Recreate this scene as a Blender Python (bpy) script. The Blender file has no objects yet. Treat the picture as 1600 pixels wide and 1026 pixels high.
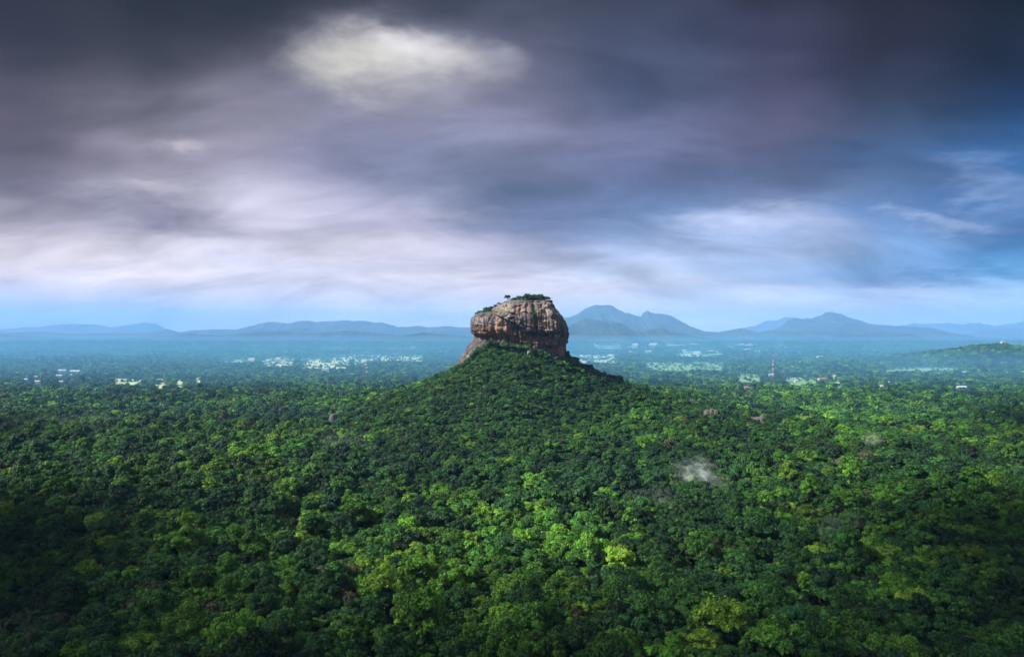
import bpy, math, random
import numpy as np
from mathutils import Vector, Euler

# ------------------------------------------------------------------ camera
F = 1067.0                    # focal length in photo pixels (1600 wide)
HY = 515.0                    # photo row of the true horizon
H = 125.0                     # camera height above the plain
scene = bpy.context.scene
R = math.radians
cam_d = bpy.data.cameras.new("camera")
cam = bpy.data.objects.new("camera", cam_d)
scene.collection.objects.link(cam)
cam_d.sensor_width = 36.0
cam_d.lens = 36.0 * F / 1600.0
cam_d.clip_start = 0.5
cam_d.clip_end = 60000.0
cam.location = (0, 0, H)
cam.rotation_euler = (R(90) + math.atan((HY - 513.0) / F), 0, 0)
scene.camera = cam

# ------------------------------------------------------------------ view / render settings
scene.view_settings.view_transform = 'Standard'
scene.view_settings.look = 'None'
scene.view_settings.exposure = 1.38
scene.view_settings.gamma = 1.0
scene.view_settings.use_curve_mapping = False
cy = scene.cycles
cy.max_bounces = 4
cy.diffuse_bounces = 2
cy.glossy_bounces = 1
cy.transmission_bounces = 2
cy.transparent_max_bounces = 8
cy.volume_bounces = 1
cy.volume_step_rate = 4.0
cy.volume_max_steps = 96
cy.use_denoising = True
cy.denoising_prefilter = 'ACCURATE'
cy.sample_clamp_indirect = 4.0


def s2l(c):
    out = []
    for v in c:
        v = v / 255.0
        out.append(v / 12.92 if v <= 0.04045 else ((v + 0.055) / 1.055) ** 2.4)
    return tuple(out)


# ------------------------------------------------------------------ sun
SUN_AZ = R(-106)      # compass bearing from +Y (the view), negative = left
SUN_EL = R(42)
SUN_STRENGTH = 5.0
sd = bpy.data.lights.new("sun", 'SUN')
sd.energy = SUN_STRENGTH
sd.angle = R(5)
sd.color = (1.0, 0.95, 0.86)
sun = bpy.data.objects.new("sun", sd)
scene.collection.objects.link(sun)
sdir = Vector((math.sin(SUN_AZ) * math.cos(SUN_EL), math.cos(SUN_AZ) * math.cos(SUN_EL), math.sin(SUN_EL)))
sun.rotation_euler = sdir.to_track_quat('Z', 'Y').to_euler()
sun.location = (0, 0, 3000)

# ------------------------------------------------------------------ world: a heavy cloud cover over a Nishita sky
world = bpy.data.worlds.new("World")
scene.world = world
world.use_nodes = True
nt = world.node_tree
nt.nodes.clear()
N = nt.nodes
L = nt.links


def nd(tree, typ, **kw):
    n = tree.nodes.new(typ)
    for k, v in kw.items():
        setattr(n, k, v)
    return n


def setin(tree, sock, v):
    if isinstance(v, bpy.types.NodeSocket):
        tree.links.new(v, sock)
    else:
        sock.default_value = v


def math_(tree, op, a, b=0.0, c=None, clamp=False):
    n = nd(tree, 'ShaderNodeMath', operation=op, use_clamp=clamp)
    setin(tree, n.inputs[0], a)
    setin(tree, n.inputs[1], b)
    if c is not None:
        setin(tree, n.inputs[2], c)
    return n.outputs[0]


def maprange(tree, v, a, b, c=0.0, d=1.0, interp='SMOOTHSTEP'):
    n = nd(tree, 'ShaderNodeMapRange', interpolation_type=interp)
    setin(tree, n.inputs['Value'], v)
    setin(tree, n.inputs['From Min'], a)
    setin(tree, n.inputs['From Max'], b)
    setin(tree, n.inputs['To Min'], c)
    setin(tree, n.inputs['To Max'], d)
    return n.outputs[0]


def mixc(tree, f, a, b, blend='MIX'):
    n = nd(tree, 'ShaderNodeMix', data_type='RGBA', blend_type=blend)
    n.clamp_factor = True
    setin(tree, n.inputs['Factor'], f)
    for s, v in ((n.inputs[6], a), (n.inputs[7], b)):
        if isinstance(v, (tuple, list)) and len(v) == 3:
            v = tuple(v) + (1.0,)
        setin(tree, s, v)
    return n.outputs[2]


def noise_(tree, vec, scale, detail=4.0, rough=0.5, dist=0.0):
    n = nd(tree, 'ShaderNodeTexNoise')
    setin(tree, n.inputs['Vector'], vec)
    n.inputs['Scale'].default_value = scale
    n.inputs['Detail'].default_value = detail
    n.inputs['Roughness'].default_value = rough
    n.inputs['Distortion'].default_value = dist
    return n


def st_edge(comb):
    m = nd(nt, 'ShaderNodeMapping')
    m.inputs['Scale'].default_value = (0.8, 0.8, 1.0)
    L.new(comb.outputs[0], m.inputs[0])
    return m.outputs[0]


SKY_K = 4.15


def build_world():
    tc = nd(nt, 'ShaderNodeTexCoord')
    sep = nd(nt, 'ShaderNodeSeparateXYZ')
    L.new(tc.outputs['Generated'], sep.inputs[0])
    x, y, z = sep.outputs
    az0 = math_(nt, 'ARCTAN2', x, y)
    hyp = math_(nt, 'SQRT', math_(nt, 'ADD', math_(nt, 'MULTIPLY', x, x), math_(nt, 'MULTIPLY', y, y)))
    el0 = math_(nt, 'ARCTAN2', z, hyp)
    # cloud-layer coordinates (a flat deck seen in perspective)
    zc = math_(nt, 'ADD', math_(nt, 'MAXIMUM', z, 0.0), 0.16)
    comb = nd(nt, 'ShaderNodeCombineXYZ')
    L.new(math_(nt, 'DIVIDE', x, zc), comb.inputs[0])
    L.new(math_(nt, 'DIVIDE', y, zc), comb.inputs[1])
    deck = nd(nt, 'ShaderNodeMapping')
    deck.inputs['Scale'].default_value = (0.75, 1.25, 1.0)
    deck.inputs['Rotation'].default_value = (0, 0, R(18))
    L.new(comb.outputs[0], deck.inputs[0])
    wn = noise_(nt, deck.outputs[0], 1.3, 5.0, 0.5, 0.3)
    ws = nd(nt, 'ShaderNodeSeparateColor')
    L.new(wn.outputs['Color'], ws.inputs[0])
    att = maprange(nt, el0, 0.0, 0.16, 0.15, 1.0)
    du = math_(nt, 'MULTIPLY', math_(nt, 'SUBTRACT', ws.outputs[0], 0.5), math_(nt, 'MULTIPLY', att, 0.26))
    dv = math_(nt, 'MULTIPLY', math_(nt, 'SUBTRACT', ws.outputs[1], 0.5), math_(nt, 'MULTIPLY', att, 0.13))
    az = math_(nt, 'ADD', az0, du)
    el = math_(nt, 'ADD', el0, dv)
    pos = math_(nt, 'DIVIDE', el, R(60), clamp=True)
    rows = [0, 60, 120, 180, 240, 300, 350, 400, 440, 470, 500]
    cols = {
        0: [(46, 44, 56), (58, 54, 66), (74, 68, 80), (96, 86, 100), (112, 102, 118), (112, 106, 125), (170, 160, 175), (222, 212, 222), (205, 200, 220), (125, 150, 200), (120, 160, 215)],
        200: [(48, 46, 56), (70, 66, 76), (80, 76, 88), (130, 124, 138), (140, 132, 148), (165, 160, 178), (170, 165, 185), (222, 214, 225), (212, 206, 222), (160, 180, 220), (130, 170, 225)],
        400: [(52, 52, 64), (72, 70, 82), (108, 104, 120), (160, 154, 172), (140, 135, 158), (190, 187, 205), (195, 190, 210), (210, 206, 220), (195, 196, 216), (165, 185, 222), (145, 180, 230)],
        600: [(62, 64, 80), (110, 110, 128), (130, 130, 150), (130, 130, 158), (125, 128, 160), (165, 165, 190), (180, 176, 198), (205, 200, 215), (200, 200, 220), (180, 195, 225), (165, 195, 235)],
        800: [(78, 82, 102), (100, 104, 130), (110, 112, 140), (150, 150, 180), (125, 130, 160), (95, 110, 150), (110, 118, 150), (165, 165, 190), (215, 210, 225), (200, 210, 230), (190, 208, 235)],
        1000: [(66, 70, 90), (80, 86, 116), (82, 92, 125), (115, 118, 155), (108, 112, 148), (90, 108, 150), (120, 145, 190), (165, 178, 212), (180, 195, 222), (190, 208, 235), (185, 210, 240)],
        1200: [(44, 44, 58), (62, 64, 90), (82, 82, 112), (92, 90, 120), (95, 94, 125), (75, 92, 130), (150, 165, 205), (165, 185, 222), (150, 175, 218), (165, 200, 235), (170, 205, 240)],
        1400: [(42, 40, 52), (48, 46, 68), (58, 62, 88), (60, 72, 100), (62, 84, 122), (80, 108, 155), (100, 130, 180), (120, 160, 210), (110, 150, 205), (140, 190, 235), (160, 200, 240)],
        1600: [(26, 30, 46), (30, 36, 58), (24, 38, 70), (28, 54, 96), (46, 90, 145), (70, 115, 175), (70, 110, 170), (70, 120, 180), (90, 160, 215), (150, 200, 240), (140, 185, 230)],
    }
    ZEN = (0.33, 0.33, 0.32)
    prev = None
    prevaz = None
    for px, cc in cols.items():
        a = math.atan2(px - 800, F)
        cr = nd(nt, 'ShaderNodeValToRGB')
        cr.color_ramp.interpolation = 'B_SPLINE'
        st = []
        for r_, c in zip(rows, cc):
            if r_ >= 470:
                m_ = 0.6 if 300 < px < 1500 else 0.4
                c = tuple(v * (1 - m_) + w_ * m_ for v, w_ in zip(c, (235, 210, 214)))
            c = tuple(v * {0: 0.84, 60: 0.88, 120: 0.93, 180: 0.96, 350: 1.02, 400: 1.05, 440: 1.07, 470: 1.08, 500: 1.10}.get(r_, 1.0) for v in c)
            e = math.atan2(HY - r_, math.hypot(F, px - 800))
            st.append((e / R(60), s2l(c)))
        top_ = st[0]
        st.append((1.0, ZEN))
        st.append((top_[0] + 0.07, top_[1]))
        st.append((top_[0] + 0.30, tuple(0.6 * a_ + 0.4 * b_ for a_, b_ in zip(top_[1], ZEN))))
        st.sort(key=lambda t: t[0])
        els = cr.color_ramp.elements
        while len(els) < len(st):
            els.new(0.5)
        for i, (p, c) in enumerate(st):
            els[i].position = p
        for i, (p, c) in enumerate(st):
            els[i].color = c + (1,)
        L.new(pos, cr.inputs[0])
        if prev is None:
            prev = cr.outputs[0]
        else:
            f = maprange(nt, az, prevaz, a)
            prev = mixc(nt, f, prev, cr.outputs[0])
        prevaz = a
    # sky behind the viewer: pale, even overcast
    back = maprange(nt, math_(nt, 'ABSOLUTE', az0), R(60), R(110))
    prev = mixc(nt, back, prev, (0.48, 0.48, 0.47))

    # ragged cloud edges for the breaks and shreds
    fn = noise_(nt, st_edge(comb), 7.0, 6.0, 0.6, 0.25)
    fs = nd(nt, 'ShaderNodeSeparateColor')
    L.new(fn.outputs['Color'], fs.inputs[0])
    az = math_(nt, 'ADD', az, math_(nt, 'MULTIPLY', math_(nt, 'SUBTRACT', fs.outputs[0], 0.5), 0.10))
    el = math_(nt, 'ADD', el, math_(nt, 'MULTIPLY', math_(nt, 'SUBTRACT', fs.outputs[1], 0.5), 0.055))

    ragged = maprange(nt, fn.outputs['Fac'], 0.30, 0.62, 0.50, 1.0)

    def blob(col, px, py, wx, wy, amt, prev, soft=1.0, rot=0.0):
        a = math.atan2(px - 800, F)
        e = math.atan2(HY - py, math.hypot(F, px - 800))
        u = math_(nt, 'DIVIDE', math_(nt, 'SUBTRACT', az, a), wx / F)
        v = math_(nt, 'DIVIDE', math_(nt, 'SUBTRACT', el, e), wy / F)
        v = math_(nt, 'ADD', v, math_(nt, 'MULTIPLY', u, rot))
        d = math_(nt, 'SQRT', math_(nt, 'ADD', math_(nt, 'MULTIPLY', u, u), math_(nt, 'MULTIPLY', v, v)))
        w = maprange(nt, d, 1.0, max(0.0, 1.0 - soft), 0.0, amt)
        w = math_(nt, 'MULTIPLY', w, ragged)
        return mixc(nt, w, prev, s2l(col))

    prev = blob((140, 138, 156), 650, 120, 330, 130, 0.7, prev)
    prev = blob((172, 170, 180), 640, 95, 230, 80, 0.75, prev)
    prev = blob((206, 204, 192), 600, 88, 180, 56, 0.80, prev, soft=0.95, rot=-0.25)
    prev = blob((215, 212, 216), 700, 78, 120, 40, 0.8, prev, rot=0.35)
    prev = blob((170, 170, 185), 800, 80, 60, 40, 0.6, prev)
    prev = blob((185, 178, 188), 300, 208, 70, 28, 0.75, prev)
    prev = blob((120, 114, 136), 262, 335, 120, 34, 0.55, prev)
    prev = blob((200, 195, 205), 230, 292, 110, 26, 0.6, prev)
    prev = blob((235, 226, 234), 130, 415, 170, 30, 0.6, prev)
    prev = blob((228, 222, 232), 520, 390, 90, 28, 0.6, prev)
    prev = blob((195, 205, 232), 1180, 345, 160, 30, 0.6, prev)
    prev = blob((165, 185, 225), 1490, 345, 90, 22, 0.7, prev, rot=0.5)
    prev = blob((150, 175, 218), 1540, 300, 60, 30, 0.5, prev, rot=0.8)
    prev = blob((55, 110, 170), 1500, 438, 170, 18, 0.6, prev)
    # fine streaky cloud texture
    st = nd(nt, 'ShaderNodeMapping')
    st.inputs['Scale'].default_value = (0.75, 1.5, 1.0)
    st.inputs['Rotation'].default_value = (0, 0, R(-12))
    zc2 = math_(nt, 'ADD', math_(nt, 'MAXIMUM', z, 0.0), 0.42)
    comb2 = nd(nt, 'ShaderNodeCombineXYZ')
    L.new(math_(nt, 'DIVIDE', x, zc2), comb2.inputs[0])
    L.new(math_(nt, 'DIVIDE', y, zc2), comb2.inputs[1])
    L.new(comb2.outputs[0], st.inputs[0])
    n2 = noise_(nt, st.outputs[0], 3.4, 6.0, 0.55, 0.7)
    k = maprange(nt, n2.outputs['Fac'], 0.28, 0.72, 0.70, 1.30, 'LINEAR')
    n3 = noise_(nt, st.outputs[0], 11.0, 5.0, 0.55, 0.6)
    k2 = maprange(nt, n3.outputs['Fac'], 0.25, 0.75, 0.93, 1.07, 'LINEAR')
    k = math_(nt, 'MULTIPLY', k, k2)
    kk = nd(nt, 'ShaderNodeCombineColor')
    for i in range(3):
        L.new(k, kk.inputs[i])
    prev = mixc(nt, 1.0, prev, kk.outputs[0], 'MULTIPLY')
    # deck radiance is about ten times the Nishita scale used below
    sc_ = nd(nt, 'ShaderNodeVectorMath', operation='SCALE')
    L.new(prev, sc_.inputs[0])
    sc_.inputs['Scale'].default_value = SKY_K
    sky = nd(nt, 'ShaderNodeTexSky', sky_type='NISHITA')
    sky.sun_disc = False
    sky.sun_elevation = SUN_EL
    sky.sun_rotation = SUN_AZ % (2 * math.pi)
    sky.air_density = 1.0
    fin = mixc(nt, 0.998, sky.outputs[0], sc_.outputs[0])
    bg = nd(nt, 'ShaderNodeBackground')
    bg.inputs['Strength'].default_value = 0.1
    L.new(fin, bg.inputs['Color'])
    out = nd(nt, 'ShaderNodeOutputWorld')
    L.new(bg.outputs[0], out.inputs[0])


build_world()
world.cycles.sampling_method = 'MANUAL'
world.cycles.sample_map_resolution = 512

# ------------------------------------------------------------------ numpy noise
rng = np.random.default_rng(7)
random.seed(7)


def _hash(ix, iy, iz, seed):
    n = (ix.astype(np.int64) * 374761393 + iy.astype(np.int64) * 668265263 + iz.astype(np.int64) * 2147483647 + seed * 1274126177) & 0xffffffff
    n = ((n ^ (n >> 13)) * 1274126177) & 0xffffffff
    n = (n ^ (n >> 16)) & 0xffffffff
    return n.astype(np.float64) / 4294967295.0


def vnoise(x, y, z=0.0, seed=0):
    x, y, z = np.broadcast_arrays(np.asarray(x, float), np.asarray(y, float), np.asarray(z, float))
    x0, y0, z0 = np.floor(x), np.floor(y), np.floor(z)
    fx, fy, fz = x - x0, y - y0, z - z0
    fx, fy, fz = [t * t * t * (t * (t * 6 - 15) + 10) for t in (fx, fy, fz)]
    r = 0
    for i in (0, 1):
        for j in (0, 1):
            for k in (0, 1):
                w = (fx if i else 1 - fx) * (fy if j else 1 - fy) * (fz if k else 1 - fz)
                r = r + w * _hash(x0 + i, y0 + j, z0 + k, seed)
    return r * 2 - 1


def fbm(x, y, z=0.0, oct=4, seed=0, gain=0.5):
    a, s, t = 1.0, 0.0, 0.0
    for o in range(oct):
        s = s + a * vnoise(np.asarray(x) * 2 ** o, np.asarray(y) * 2 ** o, np.asarray(z) * 2 ** o, seed + o * 17)
        t += a
        a *= gain
    return s / t


def ridged(x, y, z=0.0, oct=4, seed=0):
    a, s, t = 1.0, 0.0, 0.0
    for o in range(oct):
        s = s + a * (1 - np.abs(vnoise(np.asarray(x) * 2 ** o, np.asarray(y) * 2 ** o, np.asarray(z) * 2 ** o, seed + o * 13)) * 2)
        t += a
        a *= 0.5
    return s / t


# ------------------------------------------------------------------ object helpers
def tag(o, label=None, cat=None, group=None, kind=None):
    if label: o['label'] = label
    if cat: o['category'] = cat
    if group: o['group'] = group
    if kind: o['kind'] = kind
    return o


def link(o, parent=None):
    scene.collection.objects.link(o)
    if parent is not None:
        o.parent = parent
    return o


def empty(name, loc, rz=0.0, s=1.0):
    o = bpy.data.objects.new(name, None)
    o.empty_display_size = 1.0
    link(o)
    o.location = loc
    o.rotation_euler = (0, 0, rz)
    o.scale = (s, s, s) if not isinstance(s, tuple) else s
    return o


def mesh_np(name, verts, faces, mats=(), smooth=False, fmat=None):
    """faces: (n,k) array or list of lists"""
    me = bpy.data.meshes.new(name)
    verts = np.asarray(verts, dtype=np.float64)
    if isinstance(faces, np.ndarray):
        n, k = faces.shape
        me.vertices.add(len(verts))
        me.vertices.foreach_set('co', verts.ravel())
        me.loops.add(n * k)
        me.loops.foreach_set('vertex_index', faces.ravel().astype(np.int32))
        me.polygons.add(n)
        me.polygons.foreach_set('loop_start', np.arange(0, n * k, k, dtype=np.int32))
        if fmat is not None:
            me.polygons.foreach_set('material_index', np.asarray(fmat, dtype=np.int32))
        me.update(calc_edges=True)
    else:
        me.from_pydata([tuple(v) for v in verts], [], faces)
        if fmat is not None:
            me.polygons.foreach_set('material_index', np.asarray(fmat, dtype=np.int32))
        me.update()
    for m in mats:
        me.materials.append(m)
    me.polygons.foreach_set('use_smooth', np.full(len(me.polygons), bool(smooth)))
    me.validate()
    return me


def obj(name, me, parent=None):
    return link(bpy.data.objects.new(name, me), parent)


class MB:
    """collects simple solids into one mesh"""
    def __init__(s):
        s.v, s.f = [], []

    def add(s, vs, fs):
        b = len(s.v)
        s.v += [tuple(v) for v in vs]
        s.f += [[i + b for i in f] for f in fs]
        return s

    def box(s, c, d):
        x, y, z = c
        a, b, h = d[0] / 2, d[1] / 2, d[2] / 2
        vs = [(x + i * a, y + j * b, z + k * h) for k in (-1, 1) for j in (-1, 1) for i in (-1, 1)]
        return s.add(vs, [[0, 2, 3, 1], [4, 5, 7, 6], [0, 1, 5, 4], [2, 6, 7, 3], [0, 4, 6, 2], [1, 3, 7, 5]])

    def tube(s, pts, rads, n=8, cap=True):
        pts = [Vector(p) for p in pts]
        vs, fs = [], []
        for i, p in enumerate(pts):
            t = (pts[min(i + 1, len(pts) - 1)] - pts[max(i - 1, 0)])
            t = t.normalized() if t.length > 1e-9 else Vector((0, 0, 1))
            u = t.orthogonal().normalized()
            w = t.cross(u)
            for k in range(n):
                a = 2 * math.pi * k / n
                vs.append(p + (u * math.cos(a) + w * math.sin(a)) * rads[i])
        for i in range(len(pts) - 1):
            for k in range(n):
                k2 = (k + 1) % n
                fs.append([i * n + k, i * n + k2, (i + 1) * n + k2, (i + 1) * n + k])
        if cap:
            fs.append(list(range(n))[::-1])
            fs.append([(len(pts) - 1) * n + k for k in range(n)])
        return s.add(vs, fs)

    def build(s, name, mat, parent=None, smooth=False):
        me = mesh_np(name, s.v, s.f, (mat,) if mat else (), smooth)
        return obj(name, me, parent)


# ------------------------------------------------------------------ materials
def newmat(name):
    m = bpy.data.materials.new(name)
    m.use_nodes = True
    t = m.node_tree
    t.nodes.clear()
    out = nd(t, 'ShaderNodeOutputMaterial')
    return m, t, out


def simple_mat(name, col, rough=0.8, nscale=0.0, namt=0.15, bump=0.0):
    m, t, out = newmat(name)
    b = nd(t, 'ShaderNodeBsdfPrincipled')
    b.inputs['Roughness'].default_value = rough
    b.inputs['Specular IOR Level'].default_value = 0.25
    if nscale:
        g = nd(t, 'ShaderNodeNewGeometry')
        n = noise_(t, g.outputs['Position'], nscale, 5.0, 0.6)
        lo = tuple(c * (1 - namt * 2) for c in col)
        hi = tuple(min(1, c * (1 + namt * 2)) for c in col)
        L_ = mixc(t, n.outputs['Fac'], lo, hi)
        t.links.new(L_, b.inputs['Base Color'])
        if bump:
            bp = nd(t, 'ShaderNodeBump')
            bp.inputs['Strength'].default_value = bump
            t.links.new(n.outputs['Fac'], bp.inputs['Height'])
            t.links.new(bp.outputs[0], b.inputs['Normal'])
    else:
        b.inputs['Base Color'].default_value = tuple(col) + (1,)
    t.links.new(b.outputs[0], out.inputs[0])
    return m


def foliage_mat():
    m, t, out = newmat('foliage')
    a = nd(t, 'ShaderNodeAttribute', attribute_type='INSTANCER', attribute_name='tint')
    bft = nd(t, 'ShaderNodeAttribute', attribute_type='INSTANCER', attribute_name='val')
    cr = nd(t, 'ShaderNodeValToRGB')
    els = cr.color_ramp.elements
    stops = [(0.0, (0.012, 0.042, 0.018)), (0.25, (0.022, 0.078, 0.018)), (0.5, (0.040, 0.125, 0.016)),
             (0.7, (0.075, 0.20, 0.018)), (0.85, (0.135, 0.235, 0.022)), (0.93, (0.060, 0.075, 0.032)), (1.0, (0.068, 0.066, 0.045))]
    while len(els) < len(stops):
        els.new(0.5)
    for i, (p, c) in enumerate(stops):
        els[i].position = p
    for i, (p, c) in enumerate(stops):
        els[i].color = c + (1,)
    gp = nd(t, 'ShaderNodeNewGeometry')
    ln_ = noise_(t, gp.outputs['Position'], 0.28, 3.0, 0.6)
    tt = math_(t, 'ADD', a.outputs['Fac'], math_(t, 'MULTIPLY', math_(t, 'SUBTRACT', ln_.outputs['Fac'], 0.5), math_(t, 'MULTIPLY', math_(t, 'LESS_THAN', a.outputs['Fac'], 0.86), 0.45)), clamp=True)
    t.links.new(math_(t, 'MINIMUM', tt, math_(t, 'MAXIMUM', a.outputs['Fac'], 0.86)), cr.inputs[0])
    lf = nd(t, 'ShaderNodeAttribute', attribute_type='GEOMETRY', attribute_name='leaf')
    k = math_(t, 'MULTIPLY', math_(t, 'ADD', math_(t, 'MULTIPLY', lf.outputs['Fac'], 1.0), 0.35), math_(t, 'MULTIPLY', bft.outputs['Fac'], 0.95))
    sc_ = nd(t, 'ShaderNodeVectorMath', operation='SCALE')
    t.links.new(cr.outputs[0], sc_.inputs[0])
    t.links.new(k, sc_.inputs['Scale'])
    b = nd(t, 'ShaderNodeBsdfPrincipled')
    b.inputs['Roughness'].default_value = 0.55
    b.inputs['Specular IOR Level'].default_value = 0.18
    t.links.new(sc_.outputs[0], b.inputs['Base Color'])
    tr = nd(t, 'ShaderNodeBsdfTranslucent')
    t.links.new(sc_.outputs[0], tr.inputs['Color'])
    mx = nd(t, 'ShaderNodeMixShader')
    mx.inputs[0].default_value = 0.2
    t.links.new(b.outputs[0], mx.inputs[1])
    t.links.new(tr.outputs[0], mx.inputs[2])
    t.links.new(mx.outputs[0], out.inputs[0])
    return m


M_FOL = foliage_mat()
M_BARK = simple_mat('bark', (0.08, 0.065, 0.05), 0.9, 0.8, 0.2)


def ground_mat():
    m, t, out = newmat('forest_floor')
    g = nd(t, 'ShaderNodeNewGeometry')
    n1 = noise_(t, g.outputs['Position'], 0.0035, 6.0, 0.65)
    n2 = noise_(t, g.outputs['Position'], 0.05, 6.0, 0.7)
    c = mixc(t, maprange(t, n1.outputs['Fac'], 0.35, 0.65), (0.010, 0.026, 0.010), (0.022, 0.050, 0.014))
    c = mixc(t, maprange(t, n2.outputs['Fac'], 0.40, 0.62), c, (0.012, 0.03, 0.012))
    n3 = noise_(t, g.outputs['Position'], 0.0012, 7.0, 0.7)
    c = mixc(t, maprange(t, n3.outputs['Fac'], 0.63, 0.68), c, (0.17, 0.20, 0.10))
    b = nd(t, 'ShaderNodeBsdfPrincipled')
    b.inputs['Roughness'].default_value = 0.95
    b.inputs['Specular IOR Level'].default_value = 0.1
    t.links.new(c, b.inputs['Base Color'])
    bp = nd(t, 'ShaderNodeBump')
    bp.inputs['Strength'].default_value = 0.8
    bp.inputs['Distance'].default_value = 12.0
    t.links.new(n2.outputs['Fac'], bp.inputs['Height'])
    t.links.new(bp.outputs[0], b.inputs['Normal'])
    t.links.new(b.outputs[0], out.inputs[0])
    return m


def mountain_mat():
    m, t, out = newmat('wooded_mountain')
    g = nd(t, 'ShaderNodeNewGeometry')
    n1 = noise_(t, g.outputs['Position'], 0.004, 8.0, 0.7)
    c = mixc(t, maprange(t, n1.outputs['Fac'], 0.35, 0.65), (0.008, 0.020, 0.012), (0.026, 0.045, 0.026))
    b = nd(t, 'ShaderNodeBsdfPrincipled')
    b.inputs['Roughness'].default_value = 0.95
    b.inputs['Specular IOR Level'].default_value = 0.1
    t.links.new(c, b.inputs['Base Color'])
    t.links.new(b.outputs[0], out.inputs[0])
    return m


# ------------------------------------------------------------------ terrain
ROCK_C = (4.0, 1000.0)


def hill_h(x, y):
    dx, dy = x - ROCK_C[0], y - ROCK_C[1]
    dx = np.where(dx > 0, dx / 1.14, dx / 1.04)
    dy = np.where(dy < 0, dy / 1.35, dy / 1.2)
    r = np.hypot(dx, dy)
    wob = fbm(x / 90.0, y / 90.0, 0, 3, 5) * np.clip(r / 160.0, 0, 1)
    r = r * (1 + 0.34 * wob)
    return np.interp(r, [0, 40, 55, 66, 82, 122, 160, 205, 270, 360], [101, 98, 89, 80, 66, 44, 28, 16, 7, 0])


def terrain(x, y):
    x = np.asarray(x, float)
    y = np.asarray(y, float)
    z = hill_h(x, y)
    z = z + 15 * np.exp(-((x + 36) / 24.0) ** 2 - ((y - 928) / 20.0) ** 2)
    z = z + 4.0 * fbm(x / 260.0, y / 260.0, 0, 3, 3) + 1.0
    # wooded hill at the right edge
    r = np.hypot((x - 1900) / 430.0, (y - 2650) / 330.0)
    z = z + 58 * np.clip(1 - r, 0, 1) ** 0.8 * (1 + 0.12 * fbm(x / 70, y / 70, 0, 2, 9))
    # the viewer's own steep rock hill
    rr = np.hypot(x * 0.8, np.minimum(y, 0) * 0.45 + np.maximum(y, 0) * 1.0)
    z = np.maximum(z, np.interp(rr, [0, 14, 30, 70, 110, 170, 230], [119, 116, 92, 40, 22, 8, -5]))
    return z


def build_ground():
    def lines(segs):
        out = []
        for a, b, s in segs:
            out.append(np.arange(a, b, s))
        return np.concatenate(out)
    xs = lines([(-11500, -3000, 500), (-3000, -500, 50), (-500, 500, 9), (500, 1400, 30), (1400, 2500, 30), (2500, 11501, 500)])
    ys = lines([(-2900, -300, 200), (-300, 0, 10), (0, 260, 6), (260, 1400, 10), (1400, 3200, 30), (3200, 13901, 300)])
    X, Y = np.meshgrid(xs, ys)
    Z = terrain(X, Y)
    nx, ny = len(xs), len(ys)
    v = np.stack([X.ravel(), Y.ravel(), Z.ravel()], 1)
    i = np.arange(nx * ny).reshape(ny, nx)
    f = np.stack([i[:-1, :-1].ravel(), i[:-1, 1:].ravel(), i[1:, 1:].ravel(), i[1:, :-1].ravel()], 1)
    o = obj('ground', mesh_np('ground', v, f, (ground_mat(),), True))
    tag(o, 'dark green forest floor of the wide plain and the hill', None, None, 'structure')


build_ground()
M_MTN = mountain_mat()


def mountain(name, D, prof, label, depth=1400.0, seed=1, du=1.0, skew=0.25):
    prof = sorted(prof)
    px = np.arange(prof[0][0], prof[-1][0] + 0.01, du)
    py = np.interp(px, [p[0] for p in prof], [p[1] for p in prof])
    X = (px - 800) / F * D
    Zt = H + (HY - py) / F * D
    Zt = Zt + 0.10 * np.maximum(Zt, 20) * (fbm(X / 230.0, np.full_like(X, seed * 3.1), 0, 5, seed) + 0.5 * (ridged(X / 110.0, np.full_like(X, seed * 1.7), 0, 3, seed + 2) - 0.4))
    vv = np.concatenate([-np.linspace(1, 0, 26)[:-1] ** 1.0, np.linspace(0, 1, 10)])
    U, V = np.meshgrid(X, vv)
    ZT = np.broadcast_to(Zt, U.shape)
    sp = 420.0
    rg = ridged(U / sp, V * depth / sp * 0.35, 0, 4, seed)
    a = np.abs(V)
    prof_f = (1 - a) ** 1.15
    f = prof_f * (1 - 0.62 * (1 - rg) * np.clip(a * 3.0, 0, 1) * (1 - a))
    Z = -12 + (ZT + 12) * f
    Y = D + V * depth * (0.6 + 0.4 * np.clip(ZT / 300.0, 0, 1)) + 60 * fbm(U / 500.0, V * 2, 0, 3, seed + 4) * a
    n, m = Z.shape
    v = np.stack([U.ravel(), Y.ravel(), Z.ravel()], 1)
    i = np.arange(n * m).reshape(n, m)
    fc = np.stack([i[:-1, :-1].ravel(), i[:-1, 1:].ravel(), i[1:, 1:].ravel(), i[1:, :-1].ravel()], 1)
    o = obj(name, mesh_np(name, v, fc, (M_MTN,), True))
    tag(o, label, None, None, 'structure')
    return o


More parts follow.
